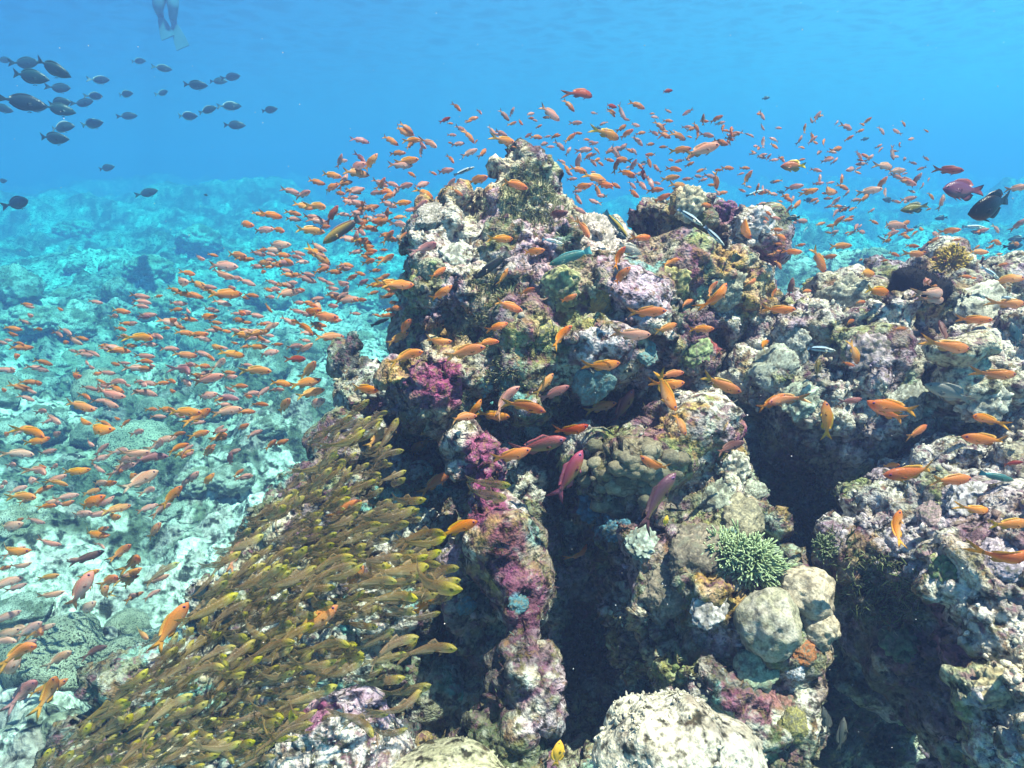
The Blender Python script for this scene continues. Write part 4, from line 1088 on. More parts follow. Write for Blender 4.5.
WUP = Vector((0, 0, 1))
def pose(ang, yaw):
    """rotation for a fish heading ang degrees up from the picture's right, turned yaw degrees towards the viewer"""
    a, y = R(ang), R(yaw)
    f = CAM_ROT @ Vector((math.cos(a) * math.cos(y), math.sin(a) * math.cos(y), math.sin(y)))
    up = WUP - f * WUP.dot(f)
    if abs(math.cos(a)) < .5 and up.length < .75:
        s = CAM_ROT @ Vector((-math.sin(a) * (1 if math.cos(a) >= 0 else -1), math.cos(a) * (1 if math.cos(a) >= 0 else -1), 0.15))
        up = s - f * s.dot(f)
    up.normalize()
    side = up.cross(f)
    return Matrix((f, side, up)).transposed()
def put_fish(name, mesh, px, py, L, ang, real, rnd, yaw=None, dmin=0.75, dmax=3.1, gap=0.09, d=None):
    yaw = rnd.uniform(-40, 40) if yaw is None else yaw
    if d is None:
        d = FPX * real * rnd.uniform(.92, 1.08) / L
        if name == 'anthias': dmax = 2.2
        d = max(dmin, min(dmax, d))
        s = min(surf_depth(px, py), surf_depth(px - L * .4, py), surf_depth(px + L * .4, py))
        d = min(d, s - gap)
    ln = L * d / FPX / max(.6, math.cos(R(yaw))) * ((1.38 if py < 250 and L < 14 else 1.25) if name == 'anthias' else 1.0)
    o = link(name, mesh)
    M = (pose(ang, yaw) @ Matrix.Rotation(R(rnd.gauss(0, 9)), 3, 'X')).to_4x4()
    o.matrix_world = Matrix.Translation(at(px, py, d)) @ M @ Matrix.Diagonal((ln, ln, ln, 1))
    return o, d

ANTHIAS = """457,107,10,-50 445,120,9,20,r 472,119,10,20 504,115,11,-45,p 512,112,7 480,112,6 520,122,7 530,114,7 550,113,18,-25 407,128,11,-35 403,132,15,-5 390,140,15,-30 360,140,14,-5,m 412,140,15,0 421,144,12,-50 430,143,16,-35 410,145,10 397,153,13,0 421,152,8,80 361,158,13,-50,m 370,163,18,45,o 356,167,18,5 356,173,19,0 343,161,8 400,165,20,0 407,161,20,5 413,175,9 451,159,9,-55 469,153,15,25 483,153,10,60 458,144,10,15 461,129,10 469,136,11,-45 452,135,7 492,131,9,-40,p 501,133,10,-20 505,141,19,-25 445,171,13,5 433,173,6 451,183,9 477,180,18,5 529,135,6 537,137,9 556,136,7 543,144,8 514,184,22,-12,o 555,215,18,0,b 501,239,20,5,o 344,183,12 381,184,11 392,184,11 405,186,13 421,185,12 356,191,13 387,191,14,-30 395,192,11 425,193,15 387,197,13,20 402,203,15 388,204,12 351,203,11 360,204,12 370,208,13 421,205,12,20 412,210,10 387,214,9 400,217,10 382,223,15 399,224,13,-15 370,228,11 388,237,13 348,239,13 362,241,12 403,236,8 457,192,10 581,93,22,2,r 569,105,12,-45 667,91,9,15,r 611,106,9,0,r 611,111,8 637,105,13,-20 621,112,12,-50 688,112,8 668,111,6 703,120,8,90 716,119,9,20 576,123,9 608,134,22,-10,y 635,125,8 660,126,12,-40 664,135,11,-30 679,136,13,-10 622,128,10,40 626,134,10 638,141,10 641,133,8 570,138,10,35 555,136,7 591,142,6 560,146,9 584,150,13,10 598,151,7,,p 615,152,12 622,148,11,40 623,160,12 635,152,7 680,150,18,5,y 701,150,30,16,s 720,142,12,-30 707,135,10 696,127,9,-60 698,136,10,80 722,129,10,60 731,133,13,75 737,134,10 609,160,8 578,163,12 593,162,9 567,169,9,-60 579,170,13,-10 616,166,10,70 626,173,15,-20,o 633,166,9,60 649,162,9,-70 657,169,8 674,169,11 643,173,9,,r 728,168,10,0,o 745,168,8 747,178,12,60 716,181,11,-70 710,176,9 688,179,8 703,180,7 596,178,20,-12,o 572,179,8 581,187,15,0,o 670,178,15,5,o 679,186,18,-5,o 642,185,10 650,181,12,-70 655,190,12,0,o 633,193,11,-50 632,185,8 615,185,9 604,185,13,-20 597,190,11,-50 603,196,9 577,198,12,-60 595,202,10 579,210,11 662,198,12,20,o 705,205,11,0,o 722,193,9 584,228,20,-65,o 642,238,17,10,o 743,226,22,-45,o 847,127,11 817,117,9,60 867,121,6 759,114,5 762,127,6 778,128,6 800,140,9,60 812,140,8 823,143,9,60 763,143,9,85 774,146,7 758,149,6 761,157,8 774,160,7 837,149,11,20 818,153,8 827,160,8 835,161,8 816,170,8 820,179,8,80 892,153,11,-80 880,150,6 870,158,9,40 859,155,8 852,169,11 862,164,8 913,163,6 885,166,18,0,s 896,171,16,5,s 906,181,16,-35 916,180,10,60 928,180,6,,p 948,170,20,-12,r 794,187,12,5 809,192,15,15 827,191,19,0,o 842,180,10,80 843,187,10,-20 869,191,18,5 865,198,12,40 855,200,9 881,184,10,60 885,193,8,80 908,199,11,10 835,202,8 793,199,7 768,192,8 761,204,8 775,218,8 802,221,11 797,205,12,45 835,213,10 837,222,12,,o 847,220,9 820,224,8 852,209,7 874,222,7 855,228,11,40 862,232,8 892,225,22,-3,s 906,223,10 949,231,14 931,196,7 942,202,14,70,p 1017,188,17,5,s 1018,225,11 996,242,11,-15 781,237,11,,o 792,252,15,-5,o 840,246,17,0,o 819,260,24,-55,o 829,257,13,10,o 779,265,9 866,273,19,0,o 894,254,9 915,254,18,0,o 978,252,15,-5,o 1002,265,10 1007,279,19,0,o 924,282,17,10,s 878,291,24,-4,y 791,288,16,85,b 752,282,12,30,o 806,291,10 290,191,14 304,194,14 331,175,17,-10 316,182,11 343,182,15 340,161,10 355,190,13 330,188,16,10 339,193,10 303,206,15 318,206,18,,o 271,215,15 259,214,8 332,215,18,55,r 245,224,17,-15 263,230,18 279,230,12 310,230,21,-3 293,213,12 293,219,10 312,217,11 318,221,13 324,227,10 351,202,10 362,204,11 371,209,11 387,213,8 381,221,13 368,228,10 388,237,12 361,242,12 368,251,15 356,252,11 387,259,15,25 380,183,12 277,245,22,0,s 272,250,15 282,255,14 262,263,15 268,267,9 284,263,15,,m 317,247,16 318,255,20,-40 321,270,14,20 306,279,14 334,272,12 347,265,10 351,278,12 237,255,18,-10 223,266,26,-5,s 213,255,8 199,258,12 222,275,20,-15,p 237,278,12 188,273,14 180,282,20,-8 199,285,17 194,295,13,-20 209,287,10 225,294,22,5 222,303,14,-15 230,288,12 211,310,14 206,317,18 187,310,10,-35 187,316,9,-30 240,313,13 237,320,14 268,308,10,-50 271,282,11 275,289,12 286,285,13 286,293,18,15 300,290,10 289,275,10 340,284,15 345,292,12,60 347,300,20,8 332,294,12 361,300,10 362,283,12,,m 375,285,14 390,284,20,0,o 389,295,11,30 373,293,10 392,303,9 395,308,12 322,317,26,-3,o 310,313,22,8,o 317,305,16,-70 305,327,18,-45,o 270,327,16,25 258,333,16,15 243,335,16 197,335,18 329,337,22,3,o 288,321,12,-30 317,328,12 171,321,13 179,327,10 166,328,9 216,328,11 115,316,10,,p 95,302,10 141,306,12 59,309,9 145,317,12,,m 25,322,9 39,329,9 59,334,12,-25 73,340,16,-30 93,353,13,-25 43,362,11,-25 37,368,14,-20 108,350,10 144,356,16 145,361,14 141,337,23 157,336,15,-15 169,322,15,-15 185,355,16 185,369,20,,m 137,368,18,-10 114,364,11 74,376,16,-5 118,381,18 109,394,25,-12 115,388,17,-25 126,385,10 107,403,20,-20 80,406,26,-15,o 86,396,14,-20 53,419,20,-20 82,421,16,-20 96,430,30,2,o 105,423,14,-25 33,431,26,-20 55,435,14 5,435,12 145,392,16 171,391,10 162,383,11 185,382,17 208,379,26,15 206,396,20 228,397,17,,m 185,412,26,-2,o 199,416,24,30,o 227,411,24,10 218,430,11,40 199,434,18,15,o 164,440,17,15 138,432,14 89,443,13,-20 18,453,21,-8 133,454,24,5 122,451,18 150,457,22,3,m 183,454,17,20,o 207,453,15,30,o 244,333,20,5 256,370,26,-3,o 221,363,15,30 232,354,16,-10 268,353,18,10 257,347,15 214,347,15,-5 210,357,12 295,346,14 304,349,17,30 309,370,21,40 296,359,18,0,r 281,383,16,-12,o 305,383,25,12,o 310,393,22,15 284,406,19,40,o 315,404,20,20 263,392,13,40 240,386,14 220,432,12,20 318,441,24,38 378,437,26,42,o 365,389,24,-5,o 415,449,20,38,o 404,328,18,45 398,338,20,25 407,355,28,15,o 230,460,14,70,m 207,481,17,45,o 40,470,21,-10 75,472,20,8 105,484,20,8 126,460,22 141,480,32,28,p 120,469,18 23,496,26,-2 90,503,28,25,o 82,514,20,10 96,515,18 116,509,18,12 172,496,24,45,o 162,508,18,30 191,479,19,40 184,484,14,50 154,531,21,45,o 101,530,14,20 94,535,22,-5 48,543,17,-20 9,527,26,15,s 35,521,14,-20 56,501,14,-30 12,552,26,0 86,558,22,20,b 122,551,21,35 135,561,23,35,o 130,574,20,25 129,582,16,45 110,580,23,25 103,594,21,50 86,609,24,35 81,590,38,55,s 48,577,17,10 101,545,12,-20 57,482,15,-25 97,468,14,-35 5,583,20,15 4,568,12 171,625,44,55,o 142,634,18,-5,o 50,691,34,60,o 25,690,34,40,m 10,670,34,60,s 21,650,36,25,o 30,629,26,30 39,632,20,20 59,658,26,30,p 95,650,19,20,b 28,643,14 4,635,14,20,y 426,248,21,15,m 438,273,16,40 441,294,22,35,o 503,277,17,60,o 527,291,13,20,o 533,252,18,3,o 398,285,26,0,o 618,257,19,60,o 620,277,18,45,o 670,262,16,20 647,312,31,3,o 711,289,15,55 717,298,30,50,o 686,303,14,25 701,329,19,0,o 666,328,21,20,o 779,310,25,0,o 773,294,11,60,y 438,342,22,0,o 465,351,34,12,o 487,342,19,5,o 497,327,19,20,o 509,306,23,-20,o 568,299,15,25,o 560,336,25,45,o 504,399,32,45,s 524,405,36,-15,D 462,417,22,5,o 475,410,20,55,o 493,416,28,-5,o 544,385,24,50,o 554,393,27,25,m 571,431,29,15,D 538,446,46,15,M 632,335,32,0,s 603,366,30,8,o 762,345,15,30 671,374,21,8,o 668,385,28,5,o 665,392,34,-65,o 722,385,33,-22,y 600,407,27,15,o 623,408,34,62,M 772,402,26,28,o 680,423,20,-70,o 729,447,25,22,b 421,447,20,45,o 435,482,29,32,o 458,528,34,22,y 511,456,34,18,o 569,476,46,62,M 580,555,20,40,o 655,466,28,150,o 655,500,54,55,V 425,604,32,52,o 354,580,28,55,o 315,622,42,35,o 235,553,28,60,s 345,508,30,25,o 240,748,34,88,o 849,322,12 860,302,10 900,329,12 855,353,20,-70,o 848,364,9 935,300,22,0,s 936,293,24,5,s 974,320,22,-3,o 944,332,20,90,b 951,347,34,-8,o 998,375,30,0,o 1010,304,26,0,o 784,399,30,190,o 851,401,18,10,m 893,407,36,170,o 887,412,34,150,o 986,419,25,165,o 827,421,32,95,y 986,440,34,172,o 917,432,24,25,o 912,473,46,185,D 952,480,36,2,o 977,510,24,-5,o 896,528,30,78,o 890,465,16,0,o 1008,559,46,8,D 1010,524,32,5,y 1012,463,14,10,r"""
SPECIAL = {
(171,625): "long orange anthias rising steeply along the sweeper shoal's left margin",
(81,590): "large salmon anthias rising steeply over the dark hollow at lower left",
(50,691): "orange anthias rising steeply beside a purple stained white patch at lower left",
(25,690): "mauve pink anthias slanting up near the lower left corner",
(10,670): "salmon anthias pointing up at the left edge near the bottom",
(21,650): "long orange anthias crossing the round boulder at the left edge",
(59,658): "whitish pink anthias in front of the round boulder at lower left",
(141,480): "pale pink anthias, the biggest and palest over the middle left rubble",
(96,430): "long orange anthias level before the smooth coral dome at left",
(322,317): "biggest orange anthias of the dense stream left of the pinnacle",
(310,313): "orange anthias overlapping the back of the biggest one in the stream",
(365,389): "orange anthias just above the top of the golden sweeper shoal",
(378,437): "orange anthias rising over the upper sweepers beside the dark recess",
(318,441): "salmon anthias at the upper left corner of the sweeper shoal",
(315,622): "large orange anthias among the golden sweepers in mid shoal",
(345,508): "orange anthias over the brown sweepers right of centre of the shoal",
(235,553): "salmon anthias rising steeply over the shoal's left half",
(354,580): "orange anthias steeply rising between the leading sweepers",
(425,604): "orange anthias rising in front of the leading sweepers near the pinnacle",
(458,528): "bright yellow orange anthias at the foot of the magenta pillar",
(435,482): "slim orange anthias in front of the black recess left of the magenta pillar",
(421,447): "small orange anthias rising in the dark recess below the purple knob",
(240,748): "orange anthias hanging nose up at the bottom edge under the sweepers",
(407,355): "dull orange anthias above the purple knob on the pinnacle's left",
(465,351): "long orange anthias centred on the upper pinnacle, over the dark turf",
(487,342): "orange anthias right behind the long one on the upper pinnacle",
(438,342): "orange anthias level over the top of the purple knob",
(509,306): "orange anthias nosing downwards on the upper pinnacle",
(560,336): "orange anthias rising beside the yellowish coral patch",
(504,399): "pinkish orange anthias rising behind the deep orange one",
(524,405): "deep orange anthias with yellow belly before the dark hollow",
(493,416): "orange anthias tail to tail below the deep orange one",
(462,417): "orange anthias under the purple knob, crossed by a rising one",
(475,410): "small orange anthias rising across another below the purple knob",
(544,385): "slim orange anthias rising at the left end of the dark hollow",
(554,393): "mauve pink anthias under the pale ledge at the dark hollow",
(571,431): "deep orange anthias right behind the big rose male",
(538,446): "big rose red male anthias in the dark hollow above the magenta pillar",
(511,456): "yellow finned orange anthias just below the big rose male",
(569,476): "rose and yellow male anthias standing nose up with a trailing tail",
(655,500): "violet and yellow male anthias with dark tail on the right column",
(623,408): "bright pink male anthias tilting up under the pale ledge",
(655,466): "curved orange anthias heading left over the brown lobed coral",
(647,312): "plump orange anthias in front of the mauve boulder's top",
(632,335): "pink bellied orange anthias in front of the mauve boulder's base",
(603,366): "orange anthias in the shadow below the mauve boulder",
(600,407): "orange anthias level left of the bright pink male",
(671,374): "upper of the two level orange anthias crossing a diving one",
(668,385): "lower level orange anthias crossing a diving one",
(665,392): "diving orange anthias with raised yellow tail crossing two others",
(680,423): "small orange anthias nose down right of the crossing trio",
(722,385): "yellow finned anthias nosing down over the dark crevice",
(717,298): "orange anthias with yellow tail rising before the plum shaded hump",
(729,447): "brownish anthias at the right rim of the pinnacle's column",
(580,555): "lone small orange anthias in the dark groove under the pinnacle's waist",
(501,239): "orange anthias before the shaggy turf below the peak",
(514,184): "orange anthias before the shaggy peak of the pinnacle",
(533,252): "orange anthias just left of the teal wrasse",
(701,150): "long salmon anthias, the largest in blue water over the right hump",
(608,134): "plump yellow orange anthias in the blue above the saddle",
(581,93): "red backed anthias highest above the pinnacle's saddle",
(819,260): "orange anthias diving in front of the teal reef right of the hump",
(878,291): "yellow orange anthias just left of the black sponge",
(935,300): "lower of two pink anthias in front of the black sponge",
(936,293): "upper of two pink anthias in front of the black sponge",
(951,347): "orange anthias with pale belly before the cream coral knob",
(944,332): "brownish pink anthias standing nose up behind the cream coral knob",
(998,375): "orange anthias level over the bright right end of the ledge",
(784,399): "orange anthias with yellow tail facing left on the ledge's left end",
(772,402): "orange anthias rising to the right, crossing a left facing one",
(827,421): "orange anthias hanging nose up with yellow tail below it",
(893,407): "yellow orange anthias facing left, upper of a close pair on the ledge",
(887,412): "orange anthias facing left and up, lower of a close pair on the ledge",
(917,432): "orange anthias with yellow tail rising over the dark overhang",
(986,440): "large orange anthias facing left above the right boulder's top",
(986,419): "orange anthias facing left, just above the larger left facing one",
(912,473): "biggest red orange anthias facing left over the right boulder's rim",
(952,480): "salmon orange anthias tail to tail with the biggest red orange one",
(896,528): "slim orange anthias nose up before the boulder's shaded face",
(1008,559): "long red orange anthias entering from the right edge",
(1010,524): "yellow tailed orange anthias at the right edge over the boulder",
}
frnd = random.Random(21)
fish = []
for ent in ANTHIAS.split():
    q = ent.split(',')
    px, py, L = float(q[0]), float(q[1]), float(q[2])
    ang = float(q[3]) if len(q) > 3 and q[3] else None
    k = q[4] if len(q) > 4 else None
    fish.append((px, py, L, ang, k))
def auto(px, py, L, ang, k, g):
    if ang is None:
        if px < 340: ang = g.gauss(-8 if py < 420 else 18, 9)
        elif py < 240: ang = g.choice([g.gauss(0, 18), g.gauss(0, 18), g.gauss(-35, 15), g.gauss(40, 20), g.gauss(180, 20)])
        else: ang = g.gauss(5, 15)
    if k is None:
        if px < 360 or py < 235: k = g.choice("ssssooo" if px < 360 else "ssssoooo")
        else: k = g.choice("ooooooy")
    return ang, k
# more of the small far ones that fill the cloud
EXTRA = [((240, 250, 335, 345), 60, (8, 13)), ((340, 190, 398, 320), 50, (7, 12)), ((120, 290, 260, 400), 55, (8, 14)), ((0, 300, 130, 440), 45, (8, 15)), ((0, 430, 160, 600), 45, (10, 18)), ((150, 380, 290, 480), 25, (9, 15)),
         ((560, 110, 760, 195), 80, (4, 8)), ((750, 115, 930, 235), 80, (4, 8)), ((770, 225, 1000, 262), 30, (5, 9)), ((440, 110, 560, 150), 14, (4, 7)), ((0, 590, 60, 700), 8, (16, 26)), ((930, 225, 1020, 290), 10, (6, 10))]
for (x0, y0, x1, y1), n, (a, b) in EXTRA:
    for _ in range(n):
        fish.append((frnd.uniform(x0, x1), frnd.uniform(y0, y1), frnd.uniform(a, b), None, None))
fish.sort(key=lambda f: -f[2])
WHERE = [
 ("over the pale rubble at the lower left", lambda x, y: x < 260 and y >= 480),
 ("low above the reef flat at the far left", lambda x, y: x < 130 and y >= 290),
 ("above the turquoise reef flat in the middle left", lambda x, y: x < 340 and y >= 350),
 ("in the dense stream left of the pinnacle", lambda x, y: x < 400 and y >= 215 and y < 350),
 ("in front of the golden sweepers", lambda x, y: x < 440 and y >= 350),
 ("in blue water left of the pinnacle's peak", lambda x, y: x < 505 and y < 215),
 ("in blue water between the pinnacle's two humps", lambda x, y: x < 640 and y < 230),
 ("in blue water above the right hump", lambda x, y: x < 770 and y < 215),
 ("in the cloud behind the right hump", lambda x, y: x >= 640 and x < 880 and y < 290),
 ("in blue water near the dark damselfish", lambda x, y: x >= 880 and y < 290),
 ("over the sunny ledge at the right", lambda x, y: x >= 760 and y < 470),
 ("in front of the big right boulder", lambda x, y: x >= 760),
 ("in front of the upper pinnacle", lambda x, y: y < 330),
 ("in front of the shaded middle of the pinnacle", lambda x, y: True)]
TONE = dict(o="orange", y="yellow orange", s="salmon", p="pale peach", r="dark red", m="mauve pink", D="deep orange", b="brownish", g="grey", M="rose pink", V="violet")
def heading(a):
    a = (a + 180) % 360 - 180
    if abs(a) <= 22: return "swimming level"
    if abs(a) >= 158: return "facing left"
    if 22 < a < 65: return "slanting upward"
    if -65 < a < -22: return "nosing down"
    return "standing nose up" if a > 0 else "nose down"
stuff_v, stuff_f4, stuff_f3, stuff_c = [], [], [], []
for i, (px, py, L, ang, k) in enumerate(fish):
    ang, k = auto(px, py, L, ang, k, frnd)
    key = (int(px), int(py))
    real = 0.10 if k in "MV" else 0.078
    if i < 300 or key in SPECIAL:
        me = frnd.choice(ANT[k])
        o, d = put_fish("anthias", me, px, py, L, ang, real, frnd, yaw=(frnd.uniform(-12, 12) if L > 24 else None))
        zone = next(w for w, fn in WHERE if fn(px, py))
        if key in SPECIAL:
            tag(o, SPECIAL[key], "fish", "anthias of the reef, told apart")
        else:
            size = "small" if L < 13 else ("mid sized" if L < 20 else "large")
            tag(o, size + " " + TONE[k] + " anthias " + heading(ang) + " " + zone, "fish", "anthias " + zone)
    else:
        o, d = put_fish("anthias", ANT[k][1], px, py, L, ang, real, frnd)
        M = np.array(o.matrix_world); bpy.data.objects.remove(o)
        key2 = "lod_" + k
        if key2 not in ANT:
            ANT[key2] = []
            for b in (-.3, .3):
                m_ = anthias("lod", None, dict(o=paint_o, y=paint_y, s=paint_s, p=paint_p, r=paint_r, m=paint_m)[k], b, False, True)
                v = np.empty(len(m_.vertices) * 3, np.float32); m_.vertices.foreach_get("co", v)
                c = np.empty(len(m_.vertices) * 4, np.float32); m_.color_attributes[0].data.foreach_get("color", c)
                f4 = [p.vertices[:] for p in m_.polygons if len(p.vertices) == 4]; f3 = [p.vertices[:] for p in m_.polygons if len(p.vertices) == 3]
                ANT[key2].append((v.reshape(-1, 3), np.array(f4), np.array(f3), c.reshape(-1, 4)[:, :3])); bpy.data.meshes.remove(m_)
        v, f4, f3, c = frnd.choice(ANT[key2])
        off = sum(len(q) for q in stuff_v)
        stuff_v.append(v @ M[:3, :3].T + M[:3, 3]); stuff_f4.append(f4 + off); stuff_f3.append(f3 + off)
        stuff_c.append(np.clip(c * frnd.uniform(.75, 1.12), 0, 1))
o = link("anthias_shoal", mesh_np("anthias_shoal", np.concatenate(stuff_v), [np.concatenate(stuff_f4), np.concatenate(stuff_f3)], F_ANT, np.concatenate(stuff_c)))
tag(o, "swirl of tiny distant orange and pink anthias filling the water all round the pinnacle", "fish shoal", kind="stuff")

# golden sweepers
srnd = random.Random(5)
SW_FIXED = """330,560,40,15 285,585,35,10 304,585,30,12 299,595,32,12 317,592,28,10 281,615,32,5 249,619,30,-5 249,629,36,-25 321,627,25,15 271,645,44,15 330,642,45,10 310,667,45,5 277,669,36,10 302,681,32,10 247,686,25,5 250,696,36,-5 205,667,44,12 308,697,40,5 265,712,45,5 260,725,45,20 270,741,30,0 360,527,44,15 390,527,45,20 422,534,40,12 425,544,35,5 419,557,45,3 379,559,40,8 402,570,44,-5 372,574,30,10 425,582,62,-5 359,595,32,3 395,595,45,5 392,609,42,-5 357,612,30,3 422,617,30,5 359,625,38,0 379,620,22,0 382,636,30,0 389,645,50,8 349,650,30,5 429,647,50,5 384,659,40,2 379,682,50,10 405,691,50,20 400,709,45,28 365,714,44,0 359,719,40,-15 385,734,42,0 404,501,38,5 388,507,30,10 392,518,40,15 300,732,50,100 218,567,24,35 172,650,28,40 155,640,26,50 160,572,24,30"""
sweep = [tuple(float(v) for v in e_.split(',')) for e_ in SW_FIXED.split()]
SPOLY = [(398,402),(352,408),(322,428),(300,470),(262,512),(228,545),(205,580),(190,622),(160,655),(120,692),(70,738),(30,770),(250,772),(275,745),(310,720),(345,690),(400,660),(440,600),(440,560),(400,500),(388,450)]
def inside(x, y, poly):
    c = False; j = len(poly) - 1
    for i in range(len(poly)):
        (xi, yi), (xj, yj) = poly[i], poly[j]
        if (yi > y) != (yj > y) and x < (xj - xi) * (y - yi) / (yj - yi) + xi: c = not c
        j = i
    return c
edge_pts = [(398,402),(352,408),(322,428),(300,470),(262,512),(228,545),(205,580),(190,622),(160,655),(120,692),(70,738),(30,770)]
while len(sweep) < 600:
    x, y = srnd.uniform(20, 445), srnd.uniform(400, 770)
    if not inside(x, y, SPOLY): continue
    ed = min(math.hypot(x - a, y - b) for a, b in edge_pts)
    ang = srnd.gauss(42 - 30 * min(1, ed / 130), 11)
    L = srnd.uniform(24, 40) if y > 560 else srnd.uniform(20, 34)
    if x > 300 and y > 610 and srnd.random() < .55: continue
    sweep.append((x, y, L, ang))
for px, py, L, ang in [(487, 483, 42, -3), (485, 494, 40, -3)]:
    sweep.insert(0, (px, py, L, ang))
sweep.sort(key=lambda s: -s[2])
sv, sf4, sf3, scol, noff = [], [], [], [], 0
SWD = []
for m_ in SWE:
    v = np.empty(len(m_.vertices) * 3, np.float32); m_.vertices.foreach_get("co", v)
    c = np.empty(len(m_.vertices) * 4, np.float32); m_.color_attributes[0].data.foreach_get("color", c)
    SWD.append((v.reshape(-1, 3), np.array([p.vertices[:] for p in m_.polygons if len(p.vertices) == 4]), np.array([p.vertices[:] for p in m_.polygons if len(p.vertices) == 3]), c.reshape(-1, 4)[:, :3]))
for i, (px, py, L, ang) in enumerate(sweep):
    k = srnd.randrange(6)
    o, d = put_fish("golden_sweeper", SWE[k], px, py, L * srnd.uniform(1.0, 1.22), ang, 0.072, srnd, yaw=srnd.uniform(-42, 42), dmin=.8, dmax=2.2, gap=srnd.uniform(.05, .30) if L < 41 else .12)
    if i < 300:
        if (px, py) == (487, 483): lab = "upper of two golden sweepers hovering before the magenta pillar"
        elif (px, py) == (485, 494): lab = "lower of two golden sweepers hovering before the magenta pillar"
        elif (px, py) == (300, 732): lab = "brown sweeper hanging nose up at the shoal's lower end"
        elif (px, py) == (425, 582): lab = "longest golden sweeper, leading the shoal towards the pinnacle"
        else:
            z = "in the shoal's upper tongue" if py < 500 else ("at the shoal's leading side" if px > 345 else ("on the shoal's left margin" if min(math.hypot(px - a, py - b) for a, b in edge_pts) < 28 else ("in the shoal's lower end" if py > 660 else "in the thick of the shoal")))
            lab = ("large" if L > 36 else "slim") + " golden sweeper with yellow head " + heading(ang) + " " + z
        tag(o, lab, "fish", "golden sweepers shoaling beside the pinnacle")
    else:
        M = np.array(o.matrix_world); bpy.data.objects.remove(o)
        v, f4, f3, c = SWD[k]
        sv.append(v @ M[:3, :3].T + M[:3, 3]); sf4.append(f4 + noff); sf3.append(f3 + noff); scol.append(c * srnd.uniform(.7, 1.05)); noff += len(v)
o = link("sweeper_shoal", mesh_np("sweeper_shoal", np.concatenate(sv), [np.concatenate(sf4), np.concatenate(sf3)], F_SWE, np.concatenate(scol)))
tag(o, "packed brown mass of smaller golden sweepers deep inside the shoal", "fish shoal", kind="stuff")

# dark surgeonfish in the blue at the left
SURG = """4,60,16,0 25,63,30,0 52,68,36,-25 29,76,38,-10 59,88,26,-4 22,102,42,-6 2,108,22,-15 35,107,26,-5 58,103,28,0 58,109,30,-8 61,127,30,0 53,138,32,-5 91,124,26,5 83,103,24,5 94,96,20,-5 99,80,22,0 125,94,18,0,p 127,116,18,10 138,61,16,0 162,68,18,-3 162,93,15,5,p 195,85,24,0 218,81,18,0 231,77,20,5 187,116,22,-3 207,110,20,15 229,106,22,8 234,125,22,0 269,110,18,5 106,168,18,8 147,193,22,15 2,181,12,0 17,203,32,5"""
g = random.Random(3)
for e_ in SURG.split():
    q = e_.split(','); px, py, L, ang = [float(v) for v in q[:4]]
    pl = px > 60 and g.random() < .6
    real = 0.20
    o, d = put_fish("surgeonfish", g.choice(SUR[2:] if pl else SUR[:2]), px, py, L, ang, real, g, yaw=g.uniform(-20, 20), dmin=3.2, dmax=8, gap=.3)
    if (px, py) == (52, 68): lab = "dark surgeonfish nosing downwards at the upper edge of the left school"
    elif (px, py) == (17, 203): lab = "lone dark surgeonfish low at the left edge above the reef"
    elif (px, py) == (147, 193): lab = "single dark surgeonfish slanting up just above the far reef"
    elif (px, py) == (106, 168): lab = "small dark surgeonfish alone below the school"
    elif (px, py) == (269, 110): lab = "dark surgeonfish leading the school, furthest to the right"
    elif (px, py) == (234, 125): lab = "lowest dark surgeonfish of the leading cluster"
    elif (px, py) == (2, 181): lab = "dark surgeonfish cut by the left edge below the school"
    else: lab = ("pale tailed " if pl else "dark ") + "surgeonfish in the " + ("crowded left half" if px < 110 else "spread out leading half") + " of the school in the blue"
    tag(o, lab, "fish", "surgeonfish school in the blue water")

